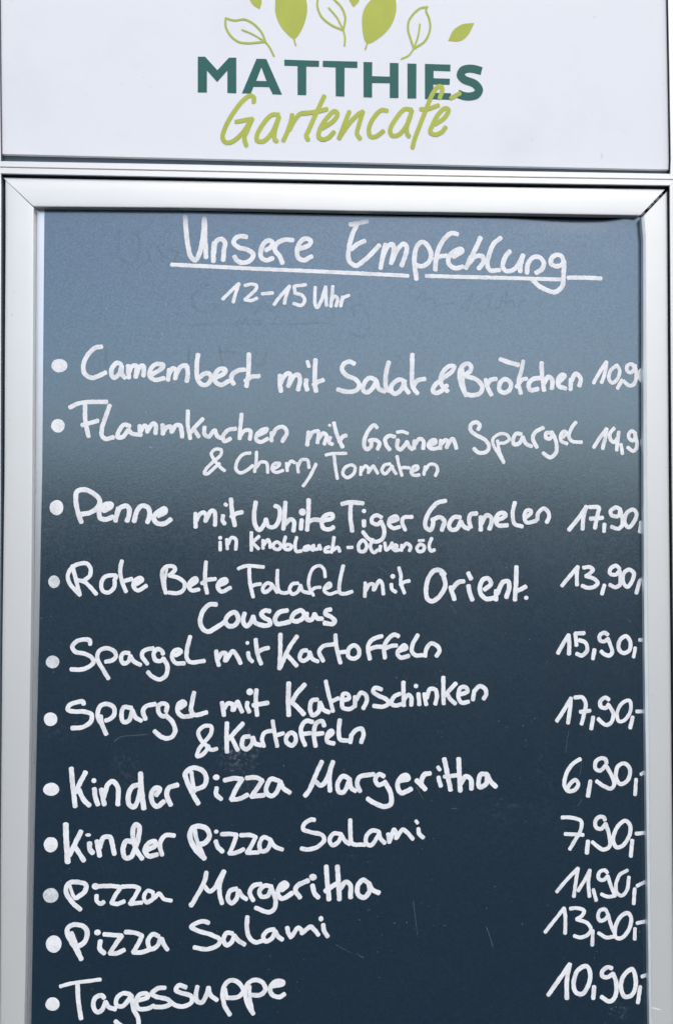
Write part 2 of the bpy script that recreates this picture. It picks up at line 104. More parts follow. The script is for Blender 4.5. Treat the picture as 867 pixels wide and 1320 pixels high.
dish_text|handwritten two-line entry reading Rote Bete Falafel mit Orient. Couscous|3.88 -251.5,-52.1 -248.6,-63.7 -244.4,-80;3.88 -244.4,-80 -253.7,-69.3 -255.9,-61.9 -252.7,-54.5 -245.1,-50.2 -237.7,-50.2 -234.4,-55.4 -235.4,-61.9 -240.3,-65.9;3.88 -246.7,-65.6 -240.3,-67.4 -235.7,-71.1 -228.8,-79.1;3.88 -211.9,-66.5 -210.4,-61.9 -215.6,-61.3 -221.6,-63.2 -224.3,-70.2 -222.4,-76.3 -217.3,-77.4 -212.2,-73 -211.3,-67.4;3.88 -205,-47.4 -206.4,-56.3 -204.5,-67.4 -200.7,-76.7;3.88 -203.6,-66.9 -195.3,-64.6;3.88 -193.4,-71.1 -185.6,-65.6 -187,-63.7 -192.2,-65.9 -193.8,-71.7 -189.7,-75.6 -181.5,-71.1;3.88 -163,-78.2 -165.8,-67.4 -166.4,-57.2 -162.8,-52.9 -156.7,-52.6 -154.3,-55.3 -156.6,-58.5 -159.9,-61.3;3.88 -159.9,-61.3 -151.1,-63.7 -145.1,-69.3 -146.9,-75.8 -152.8,-78.2 -160.2,-77.6;2.82 -162.2,-55.3 -164,-65.6 -163.5,-76.7;3.88 -139.9,-71.1 -133.8,-66.5 -134.8,-64.1 -138.6,-65.9 -141.4,-71.1 -138.6,-75.6 -131.6,-74.8;3.88 -125,-48.3 -125.7,-58.1 -125.6,-69.3 -123.7,-78.2;3.88 -129,-68.9 -123.4,-65.5 -116,-64.6;3.88 -113.2,-71.1 -105.3,-67.4 -106.2,-65 -110.5,-65.9 -113.8,-71.7 -110.4,-76.7 -101.5,-73;3.53 -94.2,-54.7 -86.4,-52.1 -70,-53.2;3.53 -83.6,-53.4 -83,-67.4 -79.7,-81.9;3.53 -82.2,-72 -77.9,-70.2 -72.7,-69.3;3.53 -62.1,-69.6 -66.4,-68.7 -70.7,-73.9 -69.2,-77.3 -64,-74.8 -61.6,-70.6;3.53 -61.6,-70.6 -56.9,-77.6;3.53 -56.6,-56.2 -56.9,-65.5 -55.2,-75.8 -50.9,-78.2 -46.6,-77.6;3.53 -36.9,-68.7 -42.2,-69.6 -45,-75.4 -42.1,-79.1 -36.9,-76.7 -34.5,-70.6;3.53 -34.5,-70.6 -32.3,-76.3 -25.2,-78;3.18 -10.8,-62.7 -12.1,-55.2 -16.4,-51.9 -22.6,-54.7 -26.3,-63.7 -26.3,-72.1 -22,-80.4;3.18 -24.8,-76.2 -20.1,-73 -15.4,-72.6;3.18 -11.7,-74.9 -5.5,-71.1 -6.5,-68.7 -9.8,-70.6 -11.7,-75.8 -7,-79.1 0.5,-77.1;3.53 6.6,-51.9 4.2,-61.8 2.7,-73 3.7,-78.2 8.9,-78.6 15.1,-76.7;3.53 27.9,-68.3 27.5,-81.6;3.53 28.2,-75.8 32.2,-69.8 35.6,-69.8 35.9,-75.4;3.53 36.5,-74.9 41.6,-66.1 44,-68.7 45.3,-79.2;3.53 52.9,-69.6 53.8,-74.5 57.2,-77.3;o 54.4,-62.1,2.44,2.44;3.53 60.4,-53.7 62.3,-61.7 62.3,-69.2 65.7,-78.2;3.53 61.7,-70.2 66,-67.4 70.4,-66.4;4.41 104.7,-60.2 101,-56.5 94.7,-56.5 89,-63.6 86.6,-75.8 88.1,-83.9 92.4,-86.1 99.6,-81.4 105.3,-71.1 103.4,-61.7 101.5,-58.9;4.41 110.4,-72.4 114.2,-84.3;4.41 111.5,-74.9 118,-67.9 123.3,-66.8;4.41 127.8,-71.1 129.3,-78.6 131.6,-84.8;4.41 127.8,-58.9 130.3,-64.5;4.41 143.5,-74.9 149.8,-69.2 147.3,-64.2 142.6,-64.9 139.2,-71.1 140.1,-79.2 145.4,-83.9 153,-82.8;4.41 154.7,-75.8 154.7,-84.8;4.41 156.1,-78.6 161.4,-67.9 166.7,-67 167.7,-72.1 164.8,-82.4;4.41 174.8,-52.7 174.3,-67.4 173.1,-84.8;4.41 174.1,-76.8 183.8,-72.1;o 184.2,-82.8,2.25,2.06;4.41 -115,-89.1 -121.1,-89.1 -127.5,-95.2 -130.2,-105.4 -127.4,-112.5 -122.2,-114.9 -114.8,-111 -106.5,-105.5;4.41 -97.3,-96.6 -103.4,-99.4 -106,-105.1 -102.8,-109.7 -97.3,-108.8 -93.9,-102.7 -97.3,-96.6;4.41 -88,-97.5 -89.3,-105.5 -86.1,-109.8 -81.5,-105.5 -79.7,-100.5;4.41 -79.7,-100.5 -77.8,-106.1 -74.1,-108.3;4.41 -63.9,-95.7 -68.2,-94.8 -71.9,-98.1 -69.1,-101.8 -64.2,-104.6 -63.5,-108 -68.5,-109.4 -74.1,-108.3;4.41 -47.1,-94.8 -54.6,-96.6 -58.8,-102.8 -56.9,-107.6 -50.8,-107 -44.7,-105.6;4.41 -34.1,-94.8 -40.2,-97.6 -43,-102.4 -40.2,-105.2 -33.5,-103.4 -30.7,-98.5 -34.1,-94.8;4.41 -28.5,-97.6 -28.1,-103.4 -23.8,-103.7 -21,-98.2;4.41 -21,-98.2 -18.2,-102.4 -13.5,-102.8;4.41 -5.5,-93.9 -9.4,-94.8 -10.3,-98.2 -5.1,-101 -1.7,-104.7 -3.6,-107.7 -11.6,-106.9
price_text|handwritten price 13,90 cut off by the right frame rail|3.88 219.3,-71.1 227.2,-61.7 234.9,-52.6;3.88 234.9,-52.6 233.9,-61.7 234.2,-70.4;3.88 240.6,-53.5 246.4,-53 249.8,-55.4 247.3,-58.8 242.9,-61.7;3.88 242.9,-61.7 251.1,-64.5 254.5,-68.3 251,-72.2 244.3,-73 239.2,-71.1;3.88 261,-70.5 258.6,-79.2;3.88 276.1,-54.5 272.6,-51.6 266.9,-55 266.8,-59.4 272.2,-60.3 276.1,-56.4;3.88 276.1,-56.4 277,-65.4 276.3,-70.7;3.88 276.3,-70.7 272.1,-72.6 266.4,-70.2;3.88 285.7,-55.4 280.3,-58.8 279.8,-68.3 283.6,-72.2 288.1,-67.3 290.1,-58.8 285.7,-55.4;3.88 295.6,-67.7 292.6,-78.3;3.18 295.6,-66.4 301,-62.6
bullet_dot|dull grey hand-drawn bullet dot|o -269.4,-143.4,6.57,6.19
dish_text|handwritten line reading Spargel mit Kartoffeln|4.06 -234.2,-126.8 -234.7,-123.1 -239.8,-122.2 -247.1,-124 -250.9,-129.1 -248.5,-133.4 -239.7,-135.6 -232.7,-139.3 -230.8,-143.9 -235.9,-148.5 -244.1,-150.8 -251.9,-150.3;4.06 -216.6,-159.2 -222.1,-150.4 -227.3,-140.2 -225.6,-133.2 -219.6,-130.5 -211.6,-133.3 -209.8,-138.4 -213,-141.8 -219.4,-143.4;4.06 -197.5,-135.2 -202.6,-135.1 -205,-140.3 -202.6,-144.9 -198.3,-143.6 -196,-137.9;4.06 -196,-137.9 -192.8,-143.1 -186.4,-146.4;4.06 -180,-145.5 -185.2,-137.6 -183.4,-133 -174.6,-130.6;4.06 -165.3,-136.2 -166.2,-133.4 -170.5,-131.5 -174.1,-135.8 -172.3,-141.9 -167.1,-142.8 -164.9,-140.4;4.06 -164.9,-140.4 -161,-147.8 -162.8,-157 -168.8,-160.3 -175.3,-157.5 -179.5,-153.3;4.06 -153.3,-137.7 -148.2,-134 -149.7,-132.2 -154.8,-133.4 -156.6,-139.5 -153.3,-144.7 -145,-145.1;4.06 -139.6,-119.6 -142.3,-130.3 -142.8,-139.6 -139.4,-143.8 -126,-142.9;4.06 -114.7,-133.5 -114.1,-140.6 -112.2,-147.1;4.06 -113.2,-141.5 -109.2,-135.6 -105.8,-135.6 -106.3,-143;4.06 -105.2,-142.5 -99,-133.8 -96.2,-136.4 -91.5,-145.3;4.06 -84.5,-135.1 -83.2,-140.7 -80.4,-143.5;o -85.1,-125.8,1.88,1.88;4.06 -77.2,-122.5 -76.4,-130.5 -74.9,-137.9 -72,-145.9;4.06 -75.8,-135.1 -70.2,-131.8 -65,-130.5;4.06 -53.6,-117.6 -53.7,-132.4 -54.4,-150.6;4.06 -37.7,-119.5 -45.1,-130.6 -53.4,-149.1;4.06 -47.9,-136.5 -38,-147.7;4.06 -28.4,-132.9 -32.6,-133.8 -35.1,-139.9 -32.1,-143.2 -26.5,-139.9 -25.6,-134.7;4.06 -25.6,-134.7 -22.7,-141.4 -17.5,-143.7;4.06 -12.5,-143.3 -16.4,-134.4 -12.5,-129.2 -2.6,-127.3;4.06 -0.8,-118.4 0,-128.8 4,-145.2;4.06 1,-135.4 9.9,-134.4;4.06 17.2,-128.3 12,-132 11.5,-138.7 16.3,-141.2 21.6,-138.2 21.6,-132.1 17.2,-128.3;4.06 32.2,-141.6 30.7,-128.9 35,-122.8 44,-119.6;4.06 30.5,-132.6 37.9,-130.2 43.5,-129.9;4.06 46.7,-140.7 46.3,-129 50.4,-121.9 55.7,-118.2 60,-119.7;4.06 45.7,-131.8 53.8,-129 58.1,-128.6;4.06 61.3,-133.7 67.5,-130.9 65.6,-128.4 61.7,-131.2 58.9,-136.5 62.3,-140.2 69.8,-138.7;4.06 78.6,-118.6 73.9,-127.2 73,-134.6 76.4,-138 83,-138;4.06 85.8,-139 86.7,-132.8 91.4,-126.8 97.7,-129.5 99.5,-133.8 96.7,-139
price_text|handwritten price 15,90,-|3.95 215,-136.5 220.1,-127.5 225.7,-118.9;3.95 225.7,-118.9 226.2,-127.5 225.8,-137.4;3.95 240.9,-117.1 232.2,-117.6;3.95 232.2,-117.6 233.2,-129;3.95 236.1,-123.8 242.2,-126.6 243.7,-133.6 238.8,-138.7 233.4,-137.1;3.81 250.9,-133.1 249.3,-142;3.81 264.1,-118.6 260.7,-116.7 255.9,-120 256.4,-124.1 260.7,-125.3 264,-122.6;3.81 264.1,-122.3 266.8,-129.5 268.3,-135.5 265.8,-138.8 260.6,-137.7 257.4,-134.7;3.95 282,-120.1 275.8,-124.4 274.8,-132.1 278.9,-136.5 285.1,-133.9 286.3,-126.1 282,-120.1;3.52 291.1,-131.4 289.4,-140.5;3.52 295.3,-123.8 303.4,-124.2
bullet_dot||o -270.6,-197.4,6.57,6.76
dish_text|handwritten two-line entry reading Spargel mit Katenschinken & Kartoffeln|4.23 -239.7,-183.3 -240.5,-180.9 -245.6,-181.4 -253.4,-184.5 -254.7,-188.4 -250.1,-190.2 -238.2,-190.7 -232.2,-193.4 -233,-199.9 -239.9,-204.9 -250.5,-206;4.23 -223.6,-194.8 -222.6,-201.7 -218.3,-211.9;4.23 -222.6,-202.7 -226.5,-194.4 -224.2,-185.6 -217.3,-183.4 -211.2,-187.1 -211.1,-193.6 -215.3,-197.8 -218.9,-199;4.23 -194.7,-187.2 -201.7,-186.6 -204,-192.7 -202.1,-200.6 -197,-199.1 -193.8,-189.4;4.23 -193.8,-189.4 -190.6,-196.1 -185.4,-199.4;4.23 -181.4,-197.9 -183.8,-190 -181.1,-185.8 -172.3,-183.6;4.23 -161.8,-190.7 -161.3,-184.6 -165,-183.1 -169.2,-185.5 -168.2,-192.9 -164,-195.3 -161.2,-194.2;4.41 -162.1,-194.2 -155.6,-201.2 -153.2,-209.5 -157.4,-215.5 -164.7,-215.5 -172.7,-209.4;4.23 -148.4,-187.5 -144.2,-183.8 -145.7,-181.4 -149.9,-183.8 -150.7,-191.1 -146.5,-195.4 -137.3,-194.9;4.23 -135.6,-172.8 -137.4,-182 -138.2,-190.3 -134.5,-194.2 -123.5,-191.8;4.23 -108.9,-182.5 -107,-194.7;4.23 -107.6,-189.5 -103.4,-183.6 -99.1,-184.6 -98.7,-190.1;4.23 -98.1,-189.6 -94.1,-181.8 -92.2,-186.4 -89.8,-191.4;4.23 -84.9,-182.6 -85.2,-186.9 -83,-191.5;o -82.5,-172.5,3.38,3.38;4.23 -76.2,-170.6 -76.9,-180.4 -75.5,-194.8;4.23 -79.3,-185.4 -65.4,-182.9;4.59 -45.4,-164.3 -45.9,-178.7 -45.3,-195;4.59 -30.1,-165.8 -37.6,-174.1 -43.1,-183.4;4.59 -42.2,-182.8 -35.6,-189 -31,-194.2;4.23 -18,-180.2 -23.2,-181.1 -25,-188.1 -22.6,-195.1 -17,-191.8 -15.6,-182.9;4.23 -15.6,-182.9 -12.4,-189.6 -6.8,-192.4;3.88 -10,-162.6 -7.7,-173.3 -3,-191.5;3.88 -5.5,-182.3 2.2,-179;4.06 8,-180.8 12.3,-179 11.3,-175.3 7,-174.7 5.5,-180.8 6.5,-187.9 12.7,-189.4 17.3,-186.8;4.06 18.2,-177.5 17.9,-187;4.06 19,-180.9 23.8,-174 28.2,-175.7 29.5,-180.9 26.1,-188.9;4.06 43.5,-170.6 37.3,-169.3 35.4,-172.6 39.8,-176.3 47.8,-180.1 50.6,-183.8 45.4,-187.1 36,-186.5;4.06 61.3,-175 55.7,-177.7 53.3,-184.4 57.6,-186.3 62.3,-184.8;4.06 64.7,-163.8 64.7,-173.7 65.1,-186.3;4.06 65.4,-180.2 69.8,-176.1 72.2,-178.7 72.2,-186;4.06 79.2,-175 80.1,-185.5;o 76.9,-167.6,2.25,2.25;4.06 84.8,-175.1 86.7,-185.5;4.06 87.1,-179.4 90.5,-170.6 95.7,-171.4 97,-177.5 95.5,-185;4.06 103.3,-159.3 103.3,-172 103.6,-184.7;4.06 115.5,-165.3 108.3,-172.9 104.6,-177.2;4.06 107,-175.2 110.2,-180.4 114.9,-184.7;4.06 120.6,-175.8 126.8,-173 125.3,-169.3 120,-169.6 117.8,-177.6 121,-183.8 127.7,-182.9;4.06 133.2,-173 131.9,-181.1;4.06 133.2,-173 138.5,-168 143.8,-170.7 144.8,-175.9 142.3,-180.2;3.88 -113.7,-226.3 -118.8,-227.4 -124.4,-222.6 -129.9,-216.1 -131.1,-210 -126.3,-205.1 -119.3,-205.1 -119.3,-211.6 -125.3,-219.8 -130.8,-227.1 -132.2,-233.2 -128,-232.3 -123.4,-227.5 -121.6,-223.5;4.23 -104.2,-201.9 -104.5,-215.3 -104,-229.5;4.23 -89,-202.5 -95.8,-209.9 -102.8,-217.6;4.23 -99.5,-216.3 -93.9,-227.7;4.23 -82.9,-214.9 -88,-215.8 -89.8,-223.7 -85.6,-227.1 -80.4,-221.9 -79.5,-215.9;4.23 -79.5,-215.9 -77.3,-221.4 -71.7,-223.3;3.88 -68.9,-224.4 -70.8,-216.5 -68.1,-211.3 -60.6,-209.5;3.88 -60.7,-200.3 -58.8,-211.9 -56.3,-224.5;3.88 -57.8,-214.3 -50.4,-212;4.23 -43,-211.5 -47.3,-215.1 -47.2,-220.9 -42,-223.7 -38.7,-219.4 -39.7,-213.3 -43,-211.5;4.23 -22.6,-201.4 -28.7,-200.5 -33.4,-206.5 -33.3,-213.9 -29.6,-223.6;4.23 -33.3,-213 -24.8,-212.1;4.23 -11.4,-205.2 -13.3,-200.7 -18.5,-202.4 -21.3,-210.3 -19.7,-224.6;4.23 -20.3,-213.1 -12.7,-212.2;4.23 -7.7,-215.9 -3.4,-211.7 -4.3,-210 -8.2,-213.2 -8.2,-220.2 -2.1,-222.1;4.23 3.5,-199.7 2.6,-210.5 3.9,-218.4 11.6,-219.4;4.23 14.6,-214.2 13.6,-221.3;4.23 14.9,-213.9 19.2,-209.3 24.4,-208.2 26.3,-213.4 23.9,-221.3
price_text|handwritten price 17,90,-|3.88 213.7,-202 220.8,-191.2 227.5,-180;3.88 227.5,-180 226.5,-191.3 224.5,-204;3.88 231.3,-179.3 238.9,-179.5 241.9,-185.7 240.8,-193.2 237.8,-205;3.88 236.6,-193.2 246.1,-192.1;3.88 249.3,-198.3 247.3,-209.7;3.88 264.7,-181.5 261.2,-179.6 256.5,-183 256.8,-188.2 261.8,-189.6 264.6,-186.2;3.88 264.6,-186.8 269,-195.2 267,-203.3 261.7,-206.1 254.1,-200.2;3.53 284.7,-182.5 277.5,-185.3 272.6,-195.2 274.5,-202.4 279.8,-201.5 286.2,-191.6 284.7,-182.5;3.88 288.1,-198.5 285.5,-209;3.53 291.9,-193.1 301.9,-193.2
bullet_dot||o -269.4,-263.5,7.7,6.38
dish_text|handwritten line reading Kinder Pizza Margeritha|4.59 -250.8,-243.9 -249.4,-258.2 -246.8,-279.7;4.59 -237.3,-247.7 -242.7,-258.2 -246.2,-266.4;4.59 -243.5,-264.1 -238.3,-274.3 -233.4,-278.9;4.59 -228.8,-263.3 -228,-271.1 -225.5,-278.1;o -229.4,-255.6,2.44,2.44;4.59 -222.4,-263.9 -219.5,-278.2;4.59 -219.8,-271.2 -216.6,-259.9 -212,-256.3 -207.2,-261.3 -206.4,-270.4 -206.7,-278.3;4.94 -185.6,-249 -184.9,-262.4 -182.2,-282.2;4.59 -186.8,-259.6 -193.3,-261.8 -196.9,-269.6 -196,-278.4 -191.7,-280.6 -187.6,-273.3 -184.9,-259.6;4.59 -170.8,-269.8 -167.5,-263.8 -170.8,-262.9 -175,-267 -174,-277.1 -169.8,-280.4 -163.4,-275.7;4.59 -156.9,-279.1 -160.7,-269.9 -158.9,-263 -150.6,-260.3;4.59 -131,-278.1 -137,-267.4 -142.2,-255.4 -143.2,-249.4 -137.1,-244.4 -127.4,-246.7 -123.6,-253.7 -125.4,-261.1 -133.7,-264.7;3.88 -137.6,-248.5 -136.1,-259.1 -134.2,-266.5;4.41 -113.6,-263.4 -114,-269.4 -109.3,-274;o -114.1,-253.4,3.38,2.82;4.41 -106.3,-256.3 -97.4,-254.5 -89.5,-255.3;4.41 -89.5,-255.3 -95.5,-265 -99.7,-274.5;4.41 -99.7,-274.5 -91.8,-273.8 -84.4,-270.2;4.41 -85.4,-254.4 -76.2,-254.1 -70.3,-256.9;4.41 -70.3,-256.9 -75.2,-264.2 -80.7,-271.9;4.41 -80.7,-271.9 -68.7,-270.7;4.41 -54.3,-257.4 -61.9,-255.5 -66.2,-262.5 -65.6,-269.5 -60.4,-271.4 -55.2,-265.3 -53,-258;4.41 -53,-258 -50.2,-264.1 -44.1,-268.6;4.41 -29.5,-271.6 -25.2,-265.6 -19.7,-252.7 -13.6,-239.3;4.41 -19.1,-258.6 -15,-262 -10.4,-258.7 -2.9,-239.4;4.41 -2.9,-239.4 -6.1,-251 -5.7,-267.2;4.41 11.8,-255.2 6.6,-253.3 1.6,-260.3 2.9,-268.2 7.2,-268.3 11.5,-260.4 12.8,-255.8;4.41 12.8,-255.8 14.6,-264.6 18.7,-267.4;4.41 23,-267.8 20.2,-260.4 22.4,-254.4 36.1,-251.7;4.23 46,-253.6 41.1,-251.7 37.8,-256.9 40.7,-262.1 46,-260.3;4.59 46.7,-258.8 52.5,-269.9 52.5,-280.1 46.4,-282.5 38,-279.6 30.3,-274.9;4.59 61.3,-258 69.4,-256.2 67.5,-252.9 62.6,-254.7 58.9,-262.6 62.6,-269.7 72.2,-266;4.59 85.7,-266.5 81.9,-260.9 85.1,-252.3 90.4,-251.2;4.59 77.2,-257.8 82.9,-263.7;4.06 98.4,-255 100.7,-263.5;3.53 97.9,-245.3 99.8,-248.1;4.59 104.1,-237.6 106.3,-248.2 110.1,-267.3;3.88 104.1,-254.6 116.7,-253.3;4.59 118,-237.5 118.6,-252 119.5,-268.3;4.59 119.9,-261.3 125.1,-254.4 129.5,-257.1 130.4,-266.5;4.59 145.5,-252.6 139.7,-252.5 137.2,-259.6 138.7,-264.8 144.5,-261.5 145.9,-253.5;4.59 145.9,-253.5 148.7,-259.3 154,-264.5
price_text|handwritten price 6,90,-|3.88 236.3,-238.7 229.1,-243.2 222.7,-252.8 220.8,-264 224.2,-269.2 230.8,-268.3 234.3,-262.2 231.4,-258.8 226.5,-262.2 223.2,-267.3;4.23 246.1,-259.9 243.7,-274.4;3.88 262,-242.8 261.1,-239.1 256.7,-238.1 251.3,-241.8 251.3,-248 255.6,-249.9 261.4,-245.1;3.88 261.4,-245.1 266.1,-253.1 269.5,-263.4 266,-267.3 259.4,-264.9 252.2,-260.1;3.88 279.5,-243.3 273.2,-246.1 271.2,-256.6 275.6,-263.1 282.8,-259.4 284.8,-248.1 279.5,-243.3;3.53 290.9,-258.4 289.8,-273.5;3.53 295.7,-253.8 301.1,-250.6
bullet_dot||o -269.2,-315.3,6.76,7.51
dish_text|handwritten line reading Kinder Pizza Salami|5.29 -255.4,-296.3 -254.9,-309.1 -253.2,-331.8;4.59 -241.1,-303.2 -246.1,-313.7 -251.8,-325.5;4.59 -246.6,-317.4 -238.1,-330.5;4.94 -233,-314.2 -232.4,-320.2 -230,-323.5;o -234.4,-306.6,2.82,1.69;4.59 -226.1,-312.5 -223.3,-326.3;4.59 -223.5,-318.5 -219.8,-309.1 -213.8,-309 -211.5,-315.9 -209.6,-324.7;4.59 -192.4,-313.8 -198.4,-312.8 -201.6,-320.6 -199.2,-328.4 -194.1,-327.6 -190.5,-320.7 -186.9,-308 -186.5,-299.2 -189.4,-297 -192.1,-300.6 -192,-309.8 -189.2,-320.7 -183.5,-329.3;4.59 -179.5,-321.7 -170.8,-316.4 -171.7,-313.3 -177.4,-314.8 -181,-321.7 -177.3,-326.9 -169.4,-325.5;4.23 -164.8,-326.1 -166.8,-315.5 -162.2,-307.9 -153.4,-307.8;4.94 -124.6,-329.8 -131.7,-323.2 -138.2,-311.2 -137.3,-302.5 -131.3,-299.4 -123.3,-301.7 -120.2,-308.7 -123.8,-314.7 -129.7,-316.8;3.88 -134,-301.2 -132.7,-310.4 -125.2,-328.7;4.41 -114.3,-313.7 -111.8,-319.7 -107.6,-323.5;o -113.8,-304.7,2.25,2.06;4.06 -108.8,-307.3 -101.8,-307 -94.4,-307.9;4.06 -94.4,-307.9 -98,-318.1 -101.3,-325.4;4.06 -101.3,-325.4 -94.3,-324.5 -87.7,-321.5;4.06 -90.7,-308.3 -81.5,-308.2 -76.3,-310.1;4.06 -76.3,-310.1 -80.5,-318.3 -84.7,-325;4.06 -84.7,-325 -73.7,-324.7;4.06 -63,-312.4 -69.1,-310.5 -72.8,-317.4 -70.9,-323.5 -65.7,-322.6 -62.4,-316.1 -63,-312;4.06 -62.6,-312.6 -58.4,-319.1 -51,-322.3;4.06 -20.5,-294.5 -24.2,-294.4 -30.3,-298.6 -31.2,-303.2 -24.2,-306 -13.4,-308.9 -11.2,-313.5 -16.7,-319.5 -26,-322.5 -33,-321.5;4.06 5.2,-308.5 -1.9,-307.5 -6.1,-313.6 -3.3,-318.7 1.9,-316 5.2,-309.1;4.06 5.2,-309.1 8.4,-314.3 13,-317.8;4.06 13.7,-294.8 13.8,-306.4 15.6,-317.1 27.7,-318.5;4.06 41.3,-307.1 34.6,-305.2 29,-311.2 29,-317.3 33.3,-319.1 38.5,-313.1 41.3,-307.1;4.06 41.3,-307.1 42.6,-312.8 46.8,-317.1;4.06 50.1,-308.6 51,-316.6;4.06 51.6,-315.1 55.7,-304.6 57.6,-307.8 57.6,-313;4.06 58.1,-312.4 64.1,-304.7 67.5,-306.6 73.7,-313.7;4.06 79.1,-303.8 80,-308.9 83.8,-312.3;3.35 76.7,-296.4 78.2,-298.6
price_text|handwritten price 7,90,-|3.71 218.2,-294.6 227.8,-294.9 236.9,-298.5 236.3,-306.9 230.5,-317 225.6,-325;3.71 221.1,-310.4 238.7,-311.5;4.23 243.4,-317.5 242.2,-328.9;3.88 260.1,-297.4 258.8,-294.8 253.8,-294.8 250.4,-299.6 251.9,-304.8 256.2,-305.8 260.7,-301;3.88 260.7,-301 264.4,-312.7 264.3,-323 258,-325.7 247.6,-318.5;3.88 280.1,-298.4 272.8,-303.5 268,-316.5 271.3,-323.6 277.6,-321.8 284.4,-311.1 284.4,-302.1 280.1,-298.4;3.88 286.6,-317.1 285.2,-332.5;3.88 290.5,-310.8 301.9,-309.8
bullet_dot|dull grey hand-drawn bullet dot|o -268.8,-362.7,7.51,7.13
dish_text|handwritten line reading Pizza Margeritha|4.41 -241,-376.3 -248.8,-369 -254.4,-359.9 -252.6,-352.1 -244.9,-350.4 -236.1,-353.2 -237,-359.2 -244.7,-365.4;3.18 -251.2,-353.5 -248.4,-361.7 -245.6,-366.3;4.06 -226,-363.3 -225.6,-368.4 -221.9,-371.2 -219.2,-369.4;o -227,-354.8,3.57,3.19;4.06 -223.9,-354.8 -211.2,-354.6 -203.3,-356;4.06 -203.3,-356 -208.4,-363.2 -211.9,-370.4;4.06 -211.9,-370.4 -206.5,-371.4 -200.1,-369.1;4.06 -202.1,-355.4 -191.1,-355.2 -186,-357.1;4.06 -186,-357.1 -191,-366.1 -194.6,-371.5;4.06 -194.6,-371.5 -183.7,-370.6;3.71 -172.8,-361.3 -177.9,-359.4 -181.6,-365.3 -179,-370.5 -173.3,-367.3 -172.8,-362.7;3.71 -177.9,-370.3 -171,-365.8 -167.3,-362.2 -162.7,-367.4 -155.8,-369.1;o -136.9,-373.2,2.63,2.63;4.23 -136.3,-372.7 -130.9,-363.3 -125.1,-352.4 -122.7,-342.9;4.23 -124.5,-356.1 -119.9,-360.9 -114.9,-357.6 -110.8,-349.8 -106.2,-342;4.23 -106.2,-342 -110.2,-354.4 -110.1,-364.4 -107.9,-372.3;4.23 -94.2,-358.6 -100.2,-360.4 -102.6,-367.3 -99.2,-372.4 -94.5,-368.3 -92.3,-360.5;4.23 -92.3,-360.5 -88.6,-366 -84.9,-368.6;4.23 -78.5,-370 -81.8,-362.1 -78.2,-356.1 -71.2,-354.5;4.23 -61,-357.2 -67.1,-356.2 -72.6,-361.3 -70.7,-366.4 -64.7,-365.6 -61.4,-358.1;4.23 -61.4,-358.1 -57.6,-368.8 -58,-377.4 -63.7,-381.1 -76.2,-376.8;4.59 -51.8,-360.6 -46.6,-356.1 -49,-353.7 -53.2,-357.3 -55.1,-363.9 -51.7,-368.5 -41.6,-363.5;4.59 -34.2,-367.8 -38.4,-360.8 -36.6,-356.6 -26.3,-351.8;4.59 -22.2,-356.4 -20.3,-363.8 -16.6,-367.9;o -21.8,-348.6,3.75,3.38;4.59 -9.2,-338.6 -8.3,-352 -6.4,-370;4.59 -10.1,-362.1 -3.6,-357.6 1.6,-354.5;4.59 1.5,-338.7 2.3,-352.2 3.4,-370.1;4.59 3.2,-361.3 9.3,-353.7 13.6,-356.3 14,-368.4;4.59 30.2,-354.3 25.9,-351.9 20.7,-357.9 21.7,-365.8 26.9,-368.6 32.1,-362.6 31.5,-354.9;4.59 31.5,-354.9 35.2,-361.4 41.2,-364.2
price_text|handwritten price 11,90,-|3.53 212.7,-365.5 222.8,-354 233.6,-343.3;3.53 233.6,-343.3 231.3,-356.8 229.3,-370.3;3.53 233.5,-364.8 239.8,-355.1 245.2,-345.3;3.53 245.2,-345.3 243.6,-357 244.5,-370.5;3.53 248.3,-363.9 251.1,-374.3;3.53 262.2,-348 259.8,-345.5 254.5,-347.3 253.5,-353 257.8,-355 262.6,-351.1;3.53 262.6,-351.1 266.7,-363.8 269.7,-369.9;3.53 269.7,-369.9 262.5,-370.8 256.2,-368.3;3.53 281.7,-345.8 274.4,-350 270.5,-359.2 271.4,-367.2 275.8,-370 281.1,-364.9 283.1,-352.3;3.53 288.8,-363.5 287.7,-378;3.53 291.1,-360.9 301.6,-355.9
bullet_dot||o -265.5,-408,7.51,8.45
